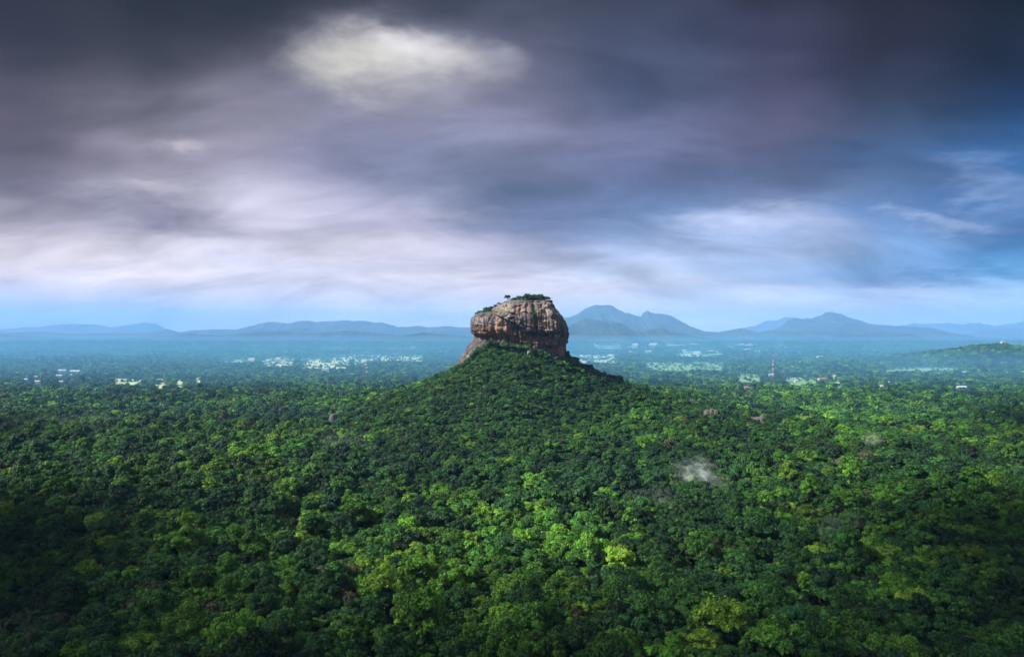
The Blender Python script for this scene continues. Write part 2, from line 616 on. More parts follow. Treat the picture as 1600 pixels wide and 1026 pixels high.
mountain('mountain', 12300, [(-140, 514), (0, 514), (50, 511), (110, 506), (150, 507), (175, 512), (195, 508), (225, 503), (245, 506), (262, 515), (300, 524), (360, 530)],
         'faint far blue ridge at the left edge', 1200, 11)
mountain('mountain', 9900, [(-160, 519), (0, 520), (60, 518), (120, 521), (200, 520), (240, 518), (262, 514), (280, 519), (300, 516), (330, 514), (370, 514), (400, 506), (415, 502), (432, 502), (450, 505), (467, 500), (482, 500), (495, 504), (512, 502), (540, 499), (565, 500), (580, 504), (600, 505), (620, 509), (640, 510), (652, 509), (670, 511), (695, 509), (735, 511), (800, 512), (860, 516), (920, 524)],
         'long low blue range left of the great rock', 1500, 12)
mountain('mountain', 7900, [(-170, 523), (-60, 521), (0, 523), (70, 526), (150, 529), (230, 526), (300, 521), (345, 524), (400, 519), (440, 517), (480, 521), (540, 516), (575, 519), (620, 523), (680, 527), (740, 531)],
         'lower nearer blue ridge at the left under the long range', 1000, 25)
mountain('mountain', 7000, [(540, 532), (575, 529), (615, 525), (640, 522), (662, 519), (700, 523), (760, 526), (820, 531)],
         'low blue ridge close behind the great rock', 900, 13)
mountain('mountain', 9300, [(840, 512), (875, 497), (892, 496), (902, 490), (912, 484), (920, 479), (930, 475), (940, 474), (950, 475), (960, 480), (975, 487), (990, 491), (1001, 495), (1005, 489), (1011, 484), (1017, 487), (1035, 491), (1052, 495), (1065, 502), (1080, 510), (1100, 517), (1120, 519), (1142, 516), (1162, 511), (1175, 516), (1185, 519), (1200, 515), (1240, 517), (1262, 520), (1300, 527), (1330, 531)],
         'tall twin peaked blue mountain right of the great rock', 1900, 14)
mountain('mountain', 7200, [(850, 523), (880, 512), (900, 505), (912, 497), (925, 498), (935, 500), (950, 506), (965, 504), (975, 508), (990, 517), (1005, 519), (1020, 514), (1035, 512), (1050, 518), (1070, 522), (1100, 527), (1130, 532)],
         'darker blue foothill in front of the tall mountain', 1300, 15)
mountain('mountain', 6300, [(938, 536), (948, 532), (958, 527), (968, 522), (976, 520), (985, 524), (1000, 530), (1014, 536)],
         'small dark cone hill below the tall mountain', 420, 16, 1.2)
mountain('mountain', 13000, [(1110, 522), (1140, 515), (1180, 508), (1205, 500), (1230, 495), (1260, 497), (1290, 505), (1330, 516)],
         'faintest pale ridge left of the right mountain', 800, 17)
mountain('mountain', 9800, [(1195, 524), (1215, 517), (1225, 508), (1233, 500), (1242, 496), (1270, 497), (1282, 492), (1289, 487), (1295, 486), (1302, 488), (1320, 492), (1340, 498), (1355, 505), (1370, 508), (1400, 509), (1430, 509), (1450, 512), (1470, 515), (1495, 521), (1530, 526)],
         'broad blue mountain with a notched top at right', 1700, 18)
mountain('mountain', 7900, [(1255, 531), (1272, 527), (1282, 525), (1295, 528), (1307, 523), (1322, 524), (1340, 524), (1355, 521), (1365, 524), (1390, 524), (1420, 521), (1432, 526), (1450, 530)],
         'low dark knobbly hills under the right mountain', 650, 19, 1.5)
mountain('mountain', 13300, [(1380, 512), (1410, 507), (1450, 505), (1475, 504), (1530, 505), (1555, 508), (1580, 504), (1600, 502), (1640, 500), (1760, 500)],
         'pale far range at the right edge', 500, 20)
mountain('mountain', 11900, [(1510, 521), (1535, 517), (1560, 512), (1600, 513), (1640, 511), (1760, 512)],
         'low blue ridge at the right edge before the pale range', 700, 21)


# ------------------------------------------------------------------ fields and lake (sheets on the plain)
def gdist(py, top=0.0):
    return (H - top) * F / (py - HY)


FIELDS = [  # x0,x1,y_far,y_near (photo px), material key, label
    (528, 662, 555.5, 563, 'pale', 'narrow pale field strip left of the great rock'),
    (410, 462, 561, 571, 'straw', 'pale yellow field at the far left of the strips'),
    (468, 548, 560, 576, 'straw', 'wide pale yellow field dotted with trees'),
    (551, 575, 560, 573, 'straw', 'small pale field beside the thin mast'),
    (872, 962, 555, 567, 'sand', 'pale sandy field just right of the great rock'),
    (1006, 1134, 566, 578, 'green', 'long light green field right of the great rock'),
    (1150, 1190, 585, 594, 'green', 'small green field left of the right mast'),
    (1224, 1276, 589, 598, 'green', 'bright green clearing beside the red roofed house'),
    (176, 226, 593, 600, 'straw', 'pale yellow clearing on the left plain'),
    (240, 262, 592, 603, 'straw', 'first small clearing right of the yellow one'),
    (272, 288, 593, 604, 'straw', 'second small clearing right of the yellow one'),
    (304, 316, 589, 602, 'straw', 'narrow upright clearing on the left plain'),
    (592, 613, 620, 628, 'green', 'tiny pale clearing at the foot of the hill'),
    (925, 1000, 537, 545, 'sand', 'far pale farmland under the small cone hill'),
    (1010, 1100, 536, 541, 'sand', 'far pale farmland strip right of the cone hill'),
    (1060, 1130, 549, 556, 'straw', 'thin far field strip above the green field'),
    (1130, 1230, 538, 542, 'sand', 'thin far farmland strip on the right'),
    (340, 400, 560, 566, 'green', 'faint far clearing on the left plain'),
    (790, 880, 540, 547, 'green', 'far clearing behind the great rock'),
    (600, 690, 541.5, 545, 'green', 'thin far clearing left of the great rock'),
    (1380, 1500, 575, 579, 'green', 'thin clearing under the blue mist'),
]
fm = {
    'pale': simple_mat('pale_grass', (0.24, 0.30, 0.15), 0.9, 0.02, 0.2),
    'straw': simple_mat('straw', (0.30, 0.33, 0.16), 0.9, 0.02, 0.2),
    'sand': simple_mat('dry_ground', (0.30, 0.32, 0.22), 0.9, 0.02, 0.2),
    'green': simple_mat('paddy', (0.11, 0.20, 0.07), 0.9, 0.02, 0.25),
}
FW = []
for k, (x0, x1, yf, yn, mk, lab) in enumerate(FIELDS):
    Df, Dn = gdist(yf), gdist(yn, 13.0)
    xa, xb = (x0 - 800) / F, (x1 - 800) / F
    FW.append((xa, xb, Dn, Df))
    nx_, ny_ = 24, 10
    u = np.linspace(0, 1, nx_)
    v = np.linspace(0, 1, ny_)
    U, V = np.meshgrid(u, v)
    D = Dn + (Df - Dn) * (V + (V * (1 - V)) * 0.0)
    edge = 0.08 * fbm(U * 4, V * 2, 0, 3, k)
    D = D + (Df - Dn) * edge * np.where(V > 0.5, 1, 0)
    X = (xa + (xb - xa) * (U + 0.07 * fbm(V * 5 + k, U * 3, 0, 3, k + 40))) * D
    Z = terrain(X, D) + 0.6
    i = np.arange(nx_ * ny_).reshape(ny_, nx_)
    fc = np.stack([i[:-1, :-1].ravel(), i[:-1, 1:].ravel(), i[1:, 1:].ravel(), i[1:, :-1].ravel()], 1)
    o = obj('field', mesh_np('field', np.stack([X.ravel(), D.ravel(), Z.ravel()], 1), fc, (fm[mk],), True))
    tag(o, lab, None, None, 'structure')


def infield(x, y, grow=0.0):
    t = x / np.maximum(y, 1)
    m = np.zeros(np.shape(x), bool)
    for xa, xb, Dn, Df in FW:
        m |= (t > xa) & (t < xb) & (y > Dn) & (y < Df)
    return m


mw, tw, ow = newmat('lake_water')
bw = nd(tw, 'ShaderNodeBsdfPrincipled')
bw.inputs['Base Color'].default_value = (0.35, 0.5, 0.6, 1)
bw.inputs['Roughness'].default_value = 0.15
tw.links.new(bw.outputs[0], ow.inputs[0])
D0, D1 = 9600.0, 11300.0
vs = []
for i in range(25):
    t = i / 24
    pxx = 1432 + t * (1512 - 1432)
    vs.append(((pxx - 800) / F * D0, D0 + 200 * math.sin(t * 7), 8.0))
    vs.append(((pxx - 800) / F * D1, D1, 8.0))
fc = [[2 * i, 2 * i + 2, 2 * i + 3, 2 * i + 1] for i in range(24)]
tag(obj('lake', mesh_np('lake', vs, fc, (mw,))), 'thin bright sliver of lake near the right horizon', None, None, 'structure')


# ------------------------------------------------------------------ the great rock
def cz(cyp):   # crop row -> world z at the rock's distance
    return H - ((440 + cyp * 0.1628) - HY) / F * 1000.0


def cxx(cxp):
    return ((680 + cxp * 0.1628) - 800) / F * 1000.0


def build_rock():
    tab = [  # crop y, left x, right x, half depth
        (172, 780, 1040, 16), (180, 730, 1075, 26), (195, 655, 1108, 38), (225, 612, 1140, 46), (265, 556, 1165, 52), (290, 515, 1182, 56), (306, 420, 1190, 58), (322, 382, 1198, 60), (338, 362, 1204, 61),
        (360, 350, 1215, 62), (400, 342, 1246, 63), (460, 338, 1267, 63), (490, 350, 1268, 62), (520, 378, 1263, 59), (545, 372, 1255, 58),
        (600, 336, 1240, 60), (660, 302, 1238, 62), (720, 270, 1232, 64), (770, 242, 1225, 66), (900, 190, 1222, 70), (1000, 150, 1222, 72)]
    zt = np.array([cz(t[0]) for t in tab])[::-1]
    xl = np.array([cxx(t[1]) for t in tab])[::-1]
    xr = np.array([cxx(t[2]) for t in tab])[::-1]
    hd = np.array([t[3] for t in tab], float)[::-1]
    nz, na = 300, 560
    zz = np.linspace(zt[0], zt[-1], nz)
    al = np.interp(zz, zt, xl)
    ar = np.interp(zz, zt, xr)
    dd = np.interp(zz, zt, hd)
    th = np.linspace(0, 2 * np.pi, na, endpoint=False)
    T, Z = np.meshgrid(th, zz)
    A = (ar - al)[:, None] / 2
    C = (ar + al)[:, None] / 2
    Dp = dd[:, None]
    ct, st = np.cos(T), np.sin(T)
    n = 3.3
    rad = (np.abs(ct) ** n + np.abs(st) ** n) ** (-1 / n)
    X = C + A * rad * ct
    Yb = ROCK_C[1] + Dp * rad * st
    nxm = np.sign(ct) * np.abs(ct * rad) ** (n - 1) / A
    nym = np.sign(st) * np.abs(st * rad) ** (n - 1) / Dp
    nl = np.hypot(nxm, nym) + 1e-9
    nxm, nym = nxm / nl, nym / nl
    front = np.clip(-nym * 1.4, 0, 1)
    CX = (X / 1000.0 * F + 800 - 680) / 0.1628      # crop coordinates of the front face
    CY = (HY - (Z - H) * F / 1000.0 - 440) / 0.1628

    def g(cx, cy_, wx, wy):
        return np.exp(-((CX - cx) / wx) ** 2 - ((CY - cy_) / wy) ** 2)

    def sst(a, b, v):
        t = np.clip((v - a) / (b - a), 0, 1)
        return t * t * (3 - 2 * t)
    d = 3.2 * fbm(X / 34, Yb / 34, Z / 30, 3, 21)
    d += 2.6 * fbm(X / 11, Yb / 11, Z / 16, 3, 22)
    d += 1.7 * (ridged(X / 7, Yb / 7, Z / 26, 3, 23) - 0.3)           # vertical fluting
    d += 1.3 * (ridged(X / 22, Yb / 22, Z / 4.5 + X / 60, 3, 24) - 0.3)   # bedding
    d += 0.6 * fbm(X / 2.4, Yb / 2.4, Z / 3.0, 3, 25)
    cr1 = vnoise(X / 9, Yb / 9, Z / 45, 41)
    cr2 = vnoise(X / 26, Yb / 26, Z / 10 + X / 40, 42)
    d -= 2.2 * np.exp(-(cr1 / 0.07) ** 2) + 1.8 * np.exp(-(cr2 / 0.05) ** 2)
    for (q, am) in ((vnoise(X / 15, Yb / 15, Z / 75, 51) * 2.6, 2.4), (vnoise(X / 42, Yb / 42, Z / 13 + X / 90, 52) * 2.4, 1.6), (vnoise(X / 6, Yb / 6, Z / 30, 53) * 2.2, 0.8)):
        fq = np.floor(q)
        d += am * (fq + sst(0.38, 0.62, q - fq))
    fr = np.zeros_like(d)
    # left head: bulge above, deep undercut below
    fr += 4.5 * g(520, 390, 230, 90) - 5.0 * g(560, 535, 260, 38)
    # diagonal ramp and ledge
    line = 300 + (CX - 560) * 0.50
    m = sst(520, 600, CX) * (1 - sst(820, 880, CX))
    fr += m * (-3.2 * sst(0, 14, CY - line) * (1 - sst(60, 160, CY - line)))
    fr += m * 1.6 * np.exp(-((CY - line) / 10) ** 2)
    # vertical clefts
    fr -= 6.5 * np.exp(-((CX - (945 + 0.10 * (CY - 300))) / 17) ** 2) * (1 - sst(470, 520, CY)) * sst(180, 230, CY)
    fr -= 4.0 * np.exp(-((CX - (800 - 0.05 * (CY - 300))) / 12) ** 2) * sst(400, 450, CY) * (1 - sst(560, 640, CY))
    fr -= 3.0 * np.exp(-((CX - 580) / 14) ** 2) * sst(300, 360, CY) * (1 - sst(470, 520, CY))
    fr -= 3.0 * np.exp(-((CX - 870) / 10) ** 2) * sst(200, 260, CY) * (1 - sst(430, 470, CY))
    fr -= 3.4 * np.exp(-((CX - (1150 + 0.25 * (CY - 400))) / 15) ** 2) * sst(230, 300, CY) * (1 - sst(560, 640, CY))
    # right body: overhanging upper mass over a horizontal ledge
    yl = 478 + 22 * np.sin((CX - 860) / 95.0)
    mr = sst(830, 880, CX)
    fr += mr * 3.0 * np.exp(-((CY - (yl - 60)) / 65) ** 2)
    fr -= mr * (4.2 + 3.0 * vnoise(X / 13.0, 0 * X, Z / 30.0, 61)) * np.exp(-((CY - (yl + 16)) / 15) ** 2)
    fr += mr * 2.0 * g(1060, 570, 150, 50)
    fr -= 4.0 * g(1130, 640, 120, 26)
    fr += 3.0 * g(1040, 330, 60, 110) + 2.0 * g(860, 350, 50, 90)
    d = d + fr * front
    # keep the silhouette true
    side = np.clip(np.abs(nxm) * 1.6 - 0.5, 0, 1)
    d = d * (1 - 0.5 * side)
    X2 = X + nxm * d
    Y2 = Yb + nym * d
    Z2 = Z + 0.6 * fbm(X / 6, Yb / 6, Z / 6, 3, 31) - 0.0
    v = np.stack([X2.ravel(), Y2.ravel(), Z2.ravel()], 1)
    i = np.arange(nz * na).reshape(nz, na)
    a_ = i[:-1]
    b_ = np.roll(a_, -1, 1)
    c_ = np.roll(i[1:], -1, 1)
    d_ = i[1:]
    fc = np.stack([a_.ravel(), b_.ravel(), c_.ravel(), d_.ravel()], 1)
    # plateau: rings shrinking inward
    rings = 14
    top = v[i[-1]]
    cen = np.array([cxx(920), ROCK_C[1], zt[-1] + 1.0])
    extra = []
    prev = i[-1]
    base = len(v)
    faces = [fc]
    for r_ in range(1, rings + 1):
        t = r_ / rings
        ring = top * (1 - t) + cen * t
        ring[:, 2] = top[:, 2] * (1 - t) + cen[2] * t + 0.8 * fbm(ring[:, 0] / 7, ring[:, 1] / 7, 0, 3, 33)
        extra.append(ring)
        idx = np.arange(base, base + na)
        base += na
        faces.append(np.stack([prev, np.roll(prev, -1), np.roll(idx, -1), idx], 1))
        prev = idx
    v = np.concatenate([v] + extra)
    fc = np.concatenate(faces)

    # ---- stone colour: stains, streaks and darker patches
    m_, t, out = newmat('streaked_gneiss')
    gnode = nd(t, 'ShaderNodeNewGeometry')
    mp = nd(t, 'ShaderNodeMapping')
    mp.inputs['Scale'].default_value = (1, 1, 0.10)
    t.links.new(gnode.outputs['Position'], mp.inputs[0])
    n1 = noise_(t, mp.outputs[0], 0.20, 7, 0.65, 0.6)
    n2 = noise_(t, gnode.outputs['Position'], 0.05, 6, 0.6)
    n3 = noise_(t, mp.outputs[0], 0.55, 6, 0.65, 0.3)
    n4 = noise_(t, gnode.outputs['Position'], 0.6, 6, 0.7)
    c = mixc(t, maprange(t, n2.outputs['Fac'], 0.35, 0.65), (0.050, 0.042, 0.046), (0.092, 0.074, 0.073))
    c = mixc(t, maprange(t, n3.outputs['Fac'], 0.52, 0.66), c, (0.25, 0.205, 0.19))
    om = nd(t, 'ShaderNodeAttribute', attribute_type='GEOMETRY', attribute_name='orange')
    of = math_(t, 'MULTIPLY', om.outputs['Fac'], maprange(t, n1.outputs['Fac'], 0.32, 0.55, 0.25, 1.0), clamp=True)
    c = mixc(t, of, c, mixc(t, n4.outputs['Fac'], (0.46, 0.12, 0.03), (0.60, 0.30, 0.13)))
    dm = nd(t, 'ShaderNodeAttribute', attribute_type='GEOMETRY', attribute_name='dark_tone')
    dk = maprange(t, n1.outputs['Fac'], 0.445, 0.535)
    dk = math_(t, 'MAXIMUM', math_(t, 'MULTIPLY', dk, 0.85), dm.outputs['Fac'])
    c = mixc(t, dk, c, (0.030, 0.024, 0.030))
    lm = nd(t, 'ShaderNodeAttribute', attribute_type='GEOMETRY', attribute_name='pale')
    c = mixc(t, math_(t, 'MULTIPLY', lm.outputs['Fac'], maprange(t, n3.outputs['Fac'], 0.40, 0.58)), c, (0.31, 0.27, 0.25))
    gm = nd(t, 'ShaderNodeAttribute', attribute_type='GEOMETRY', attribute_name='moss')
    c = mixc(t, math_(t, 'MULTIPLY', gm.outputs['Fac'], maprange(t, n4.outputs['Fac'], 0.40, 0.55)), c, (0.04, 0.085, 0.03))
    b = nd(t, 'ShaderNodeBsdfPrincipled')
    b.inputs['Roughness'].default_value = 0.85
    b.inputs['Specular IOR Level'].default_value = 0.2
    t.links.new(c, b.inputs['Base Color'])
    bp = nd(t, 'ShaderNodeBump')
    bp.inputs['Strength'].default_value = 0.7
    bp.inputs['Distance'].default_value = 2.0
    t.links.new(n4.outputs['Fac'], bp.inputs['Height'])
    t.links.new(bp.outputs[0], b.inputs['Normal'])
    t.links.new(b.outputs[0], out.inputs[0])
    me = mesh_np('rock_body', v, fc, (m_,), True)

    def att(name, arr):
        a0 = me.attributes.new(name, 'FLOAT', 'POINT')
        full = np.zeros(len(v))
        full[:arr.size] = arr.ravel()
        a0.data.foreach_set('value', full.astype(np.float32))
    fz = front
    orange = (g(560, 495, 230, 38) + 0.9 * g(650, 440, 70, 90) + 0.9 * g(1180, 635, 90, 28) + 0.35 * g(1050, 560, 160, 45)
              + 0.25 * g(1010, 400, 90, 90) + 0.35 * g(840, 560, 60, 50) + 0.35 * g(820, 270, 260, 28)) * fz
    dark_tone = (0.8 * np.exp(-((CX - (945 + 0.10 * (CY - 300))) / 13) ** 2) * sst(200, 240, CY) * (1 - sst(480, 500, CY))  # darker colour along the cleft and ledge and on the left skirt
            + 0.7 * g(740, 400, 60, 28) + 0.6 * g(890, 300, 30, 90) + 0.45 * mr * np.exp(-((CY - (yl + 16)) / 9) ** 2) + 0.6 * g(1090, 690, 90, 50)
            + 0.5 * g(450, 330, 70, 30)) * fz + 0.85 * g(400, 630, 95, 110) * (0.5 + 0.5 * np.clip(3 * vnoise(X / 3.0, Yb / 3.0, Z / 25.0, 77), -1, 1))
    pale = (g(650, 400, 60, 60) + 0.8 * g(1050, 300, 40, 120) + 0.3 * g(300, 700, 70, 90) + 0.7 * g(700, 260, 180, 60) + 0.6 * g(430, 380, 80, 50)) * fz
    moss = (0.9 * g(950, 330, 30, 80) + 0.8 * g(620, 300, 90, 18) + 0.9 * g(1205, 370, 22, 60) + 0.5 * g(720, 200, 70, 15)) * fz
    for nm, ar_ in (('orange', orange), ('dark_tone', dark_tone), ('pale', pale), ('moss', moss)):
        att(nm, np.clip(ar_, 0, 1))
    root = obj('rock_outcrop', me)
    tag(root, 'huge sheer streaked rock mesa standing on the wooded hill', 'rock')
    return top


build_rock()


# ------------------------------------------------------------------ trees
def lobes_for(style, rs):
    Ls = []
    if style == 'dome':
        n = rs.integers(34, 44)
        for i in range(n):
            a = rs.uniform(0, 2 * np.pi)
            e = np.arcsin(rs.uniform(-0.15, 1.0))
            k = rs.uniform(0.55, 0.95)
            Ls.append((k * np.cos(e) * np.cos(a), k * np.cos(e) * np.sin(a), 0.66 * k * np.sin(e), rs.uniform(0.12, 0.24)))
        Ls.append((0, 0, 0.2, 0.55))
    elif style == 'flat':
        n = rs.integers(30, 40)
        for i in range(n):
            a = rs.uniform(0, 2 * np.pi)
            k = np.sqrt(rs.uniform(0.0, 1.0)) * 0.85
            lay = rs.choice([0.0, 0.22, 0.42])
            k *= 1 - 0.55 * lay
            Ls.append((k * np.cos(a), k * np.sin(a), lay + rs.uniform(-0.04, 0.05), rs.uniform(0.12, 0.21)))
    elif style == 'tall':
        n = rs.integers(30, 38)
        for i in range(n):
            a = rs.uniform(0, 2 * np.pi)
            h = rs.uniform(-0.1, 1.0)
            k = 0.62 * np.sqrt(max(0.02, 1 - h ** 2)) * rs.uniform(0.5, 1.0)
            Ls.append((k * np.cos(a), k * np.sin(a), h * 0.85, rs.uniform(0.13, 0.23)))
    else:  # ragged
        n = rs.integers(22, 32)
        for i in range(n):
            a = rs.uniform(0, 2 * np.pi)
            k = rs.uniform(0.25, 0.95)
            Ls.append((k * np.cos(a), k * np.sin(a), rs.uniform(-0.05, 0.55) * (1.15 - k), rs.uniform(0.12, 0.27)))
    return np.array(Ls)


def crown_arrays(style, seed, nleaf, leaf, core=True):
    rs = np.random.default_rng(seed)
    Ls = lobes_for(style, rs)
    w = Ls[:, 3] ** 2
    pick = rs.choice(len(Ls), nleaf * 2, p=w / w.sum())
    dirs = rs.normal(size=(nleaf * 2, 3))
    dirs /= np.linalg.norm(dirs, axis=1)[:, None]
    dirs[:, 2] = np.where(dirs[:, 2] < -0.35, -dirs[:, 2], dirs[:, 2])
    c = Ls[pick, :3]
    r = Ls[pick, 3]
    flat = 0.72
    bump = 1 + 0.30 * vnoise(dirs[:, 0] * 2.2 + pick, dirs[:, 1] * 2.2, dirs[:, 2] * 2.2, seed)
    p = c + dirs * (r * bump * rs.uniform(0.72, 1.26, nleaf * 2))[:, None] * np.array([1, 1, flat])
    # drop leaves deep in other lobes
    dmin = np.full(len(p), 9.0)
    for q in range(len(Ls)):
        dd = np.linalg.norm((p - Ls[q, :3]) / np.array([1, 1, flat]), axis=1) / Ls[q, 3]
        dd[pick == q] = 9
        dmin = np.minimum(dmin, dd)
    keep = np.where(dmin > 0.72)[0][:nleaf]
    p, dirs, pk = p[keep], dirs[keep], pick[keep]
    n = len(p)
    nrm = dirs * 0.9 + rs.normal(size=(n, 3)) * 0.42 + np.array([0, 0, 0.35])
    nrm /= np.linalg.norm(nrm, axis=1)[:, None]
    t = rs.normal(size=(n, 3))
    u = np.cross(nrm, t)
    u /= np.linalg.norm(u, axis=1)[:, None]
    w_ = np.cross(nrm, u)
    s = (leaf * rs.uniform(0.55, 1.35, n))[:, None]
    asp = rs.uniform(0.55, 1.0, n)[:, None]
    a = p + u * s
    b = p + w_ * s * asp
    c2 = p - u * s
    d = p - w_ * s * asp
    v = np.stack([a, b + nrm * s * 0.25, c2, d - nrm * s * 0.15], 1).reshape(-1, 3)
    f = np.arange(n * 4).reshape(n, 4)
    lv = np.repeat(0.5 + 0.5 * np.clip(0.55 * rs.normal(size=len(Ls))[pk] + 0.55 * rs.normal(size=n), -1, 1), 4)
    if core:
        ns, nr = 9, 5
        for q in range(len(Ls)):
            base = len(v)
            vs_ = []
            for i in range(nr + 1):
                ph = math.pi * i / nr
                for k in range(ns):
                    al = 2 * math.pi * k / ns
                    vs_.append((math.sin(ph) * math.cos(al), math.sin(ph) * math.sin(al), math.cos(ph)))
            vs_ = np.array(vs_) * np.array([1, 1, flat]) * Ls[q, 3] * 0.80 + Ls[q, :3]
            ff = []
            for i in range(nr):
                for k in range(ns):
                    k2 = (k + 1) % ns
                    ff.append((base + i * ns + k, base + (i + 1) * ns + k, base + (i + 1) * ns + k2, base + i * ns + k2))
            v = np.concatenate([v, vs_])
            f = np.concatenate([f, np.array(ff)])
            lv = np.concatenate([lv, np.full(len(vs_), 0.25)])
    return v, f, lv, Ls


def crown_mesh(name, v, f, lv, mats=(M_FOL,), fmat=None):
    me = mesh_np(name, v, f, mats, False, fmat)
    a = me.attributes.new('leaf', 'FLOAT', 'POINT')
    if len(me.vertices) == len(lv):
        a.data.foreach_set('value', lv.astype(np.float32))
    return me


def trunk_mb(Ls, height, rs, n=7):
    """unit tree: crown radius 1, crown base at z=height"""
    mb = MB()
    bx, by = rs.uniform(-.08, .08), rs.uniform(-.08, .08)
    mb.tube([(0, 0, -0.3), (bx * .4, by * .4, height * .5), (bx, by, height), (bx * .5, by * .5, height + 0.25)], [0.085, 0.06, 0.05, 0.03], n)
    far = sorted(range(len(Ls)), key=lambda q: -np.hypot(Ls[q][0], Ls[q][1]))[:6]
    for q in far:
        c = Ls[q][:3]
        mb.tube([(bx, by, height * .82), (c[0] * .45 + bx * .5, c[1] * .45 + by * .5, height + c[2] * .35), (c[0] * .9, c[1] * .9, height + c[2] * .9)],
                [0.036, 0.024, 0.012], 5)
    return mb


STYLES = ['dome', 'dome', 'flat', 'ragged', 'dome', 'tall', 'flat', 'ragged', 'dome', 'ragged', 'dome', 'ragged', 'tall', 'dome', 'flat', 'ragged']
SRC = bpy.data.collections.new('tree_sources')       # prototypes, never in the scene themselves
near_crowns, near_trunks, near_h = [], [], []
forest_src = []
for i, stl in enumerate(STYLES):
    rs = np.random.default_rng(100 + i)
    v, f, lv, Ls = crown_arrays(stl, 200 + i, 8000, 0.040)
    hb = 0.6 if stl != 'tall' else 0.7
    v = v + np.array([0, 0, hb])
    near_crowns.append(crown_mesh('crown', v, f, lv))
    tb = trunk_mb(Ls, hb, rs)
    near_trunks.append(mesh_np('trunk', tb.v, tb.f, (M_BARK,), True))
    near_h.append(hb)
    # the same tree, lighter, for the mass of the forest
    v2, f2, lv2, _ = crown_arrays(stl, 200 + i, 3600, 0.056)
    v2 = v2 + np.array([0, 0, hb])
    tq = np.array([q for q in tb.f if len(q) == 4])
    fa = np.concatenate([f2, tq + len(v2)])
    va = np.concatenate([v2, np.array(tb.v)])
    la = np.concatenate([lv2, np.full(len(tb.v), 0.5)])
    fmat = np.concatenate([np.zeros(len(f2)), np.ones(len(tq))])
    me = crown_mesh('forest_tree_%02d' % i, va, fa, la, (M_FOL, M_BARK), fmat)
    o = bpy.data.objects.new('forest_tree_%02d' % i, me)
    SRC.objects.link(o)
    forest_src.append(o)
MIDSRC = bpy.data.collections.new('mid_tree_sources')
for i in range(6):
    v2, f2, lv2, _ = crown_arrays(STYLES[i], 300 + i, 520, 0.125)
    v2 = v2 + np.array([0, 0, 0.6])
    me = crown_mesh('mid_tree_%02d' % i, v2, f2, lv2)
    MIDSRC.objects.link(bpy.data.objects.new('mid_tree_%02d' % i, me))
FARSRC = bpy.data.collections.new('far_wood_sources')
for i in range(5):
    rs = np.random.default_rng(400 + i)
    V_, F_, LV_ = [], [], []
    b0 = 0
    for k in range(11):
        v2, f2, lv2, _ = crown_arrays(STYLES[(i + k) % 6], 500 + i * 20 + k, 90, 0.24)
        rr_ = rs.uniform(4.0, 7.5)
        v2 = (v2 + np.array([0, 0, 0.9])) * rr_ * np.array([1, 1, rs.uniform(0.9, 1.3)]) + np.array([rs.uniform(-19, 19), rs.uniform(-19, 19), rs.uniform(-1, 1)])
        V_.append(v2)
        F_.append(f2 + b0)
        LV_.append(np.clip(lv2 + rs.uniform(-.3, .3), 0, 1.2))
        b0 += len(v2)
    me = crown_mesh('far_wood_%02d' % i, np.concatenate(V_), np.concatenate(F_), np.concatenate(LV_))
    FARSRC.objects.link(bpy.data.objects.new('far_wood_%02d' % i, me))

# low-growth zones in front of far houses, so that the houses show (photo px x0,x1, y_top(canopy), y_bottom)
LOW = []


def scatter(y0, y1, step, margin=1.14, pad=90.0, seed=1):
    rs = np.random.default_rng(seed)
    ys = np.arange(y0, y1, step * 0.9)
    P = []
    for j, yy in enumerate(ys):
        w = 0.75 * yy * margin + pad
        xs = np.arange(-w, w, step) + (step / 2 if j % 2 else 0)
        P.append(np.stack([xs, np.full_like(xs, yy)], 1))
    P = np.concatenate(P)
    P += rs.uniform(-0.42, 0.42, P.shape) * step
    return P, rs


def rock_inside(x, y, grow=1.0):
    dx = (x - (cxx(240) + cxx(1225)) / 2) / ((cxx(1225) - cxx(240)) / 2 * grow)
    dy = (y - ROCK_C[1]) / (62.0 * grow)
    return (np.abs(dx) ** 2.7 + np.abs(dy) ** 2.7) < 1


def colour_for(x, y, rs):
    n = len(x)
    hillside = np.clip(hill_h(x, y) / 20.0, 0, 1)
    # light-leaved trees follow low-frequency patches and get fewer towards both sides
    patch = fbm(x / 120.0, y / 150.0, 0, 3, 77)
    t = 0.31 + 0.19 * rs.normal(size=n) + 0.30 * patch
    bright = rs.random(n) < (0.16 + 0.22 * np.clip(patch, -0.5, 1)) * (1 - 0.4 * hillside) * np.clip(1.25 - 0.9 * (x / np.maximum(y, 1) / 0.75) ** 2, 0.35, 1.2)
    t = np.where(bright, rs.uniform(0.56, 0.82, n), t)
    
    brown = rs.random(n) < 0.012 + 0.02 * hillside
    t = np.where(brown, rs.uniform(0.93, 1.0, n), np.clip(t, 0.02, 0.88))
    patch2 = fbm(x / 75.0, y / 95.0, 0, 3, 78)
    val = np.clip((0.95 + 0.24 * rs.normal(size=n)) * (1 + 0.55 * patch2), 0.35, 1.7)
    return t, val


def low_factor(x, y):
    f = np.ones(np.shape(x))
    px = 800 + F * x / y
    for a, b, dn, df in LOW:
        f = np.where((px > a) & (px < b) & (y > dn) & (y < df), 0.42, f)
    f = np.where(infield(x, y), f * 0.6, f)
    return f


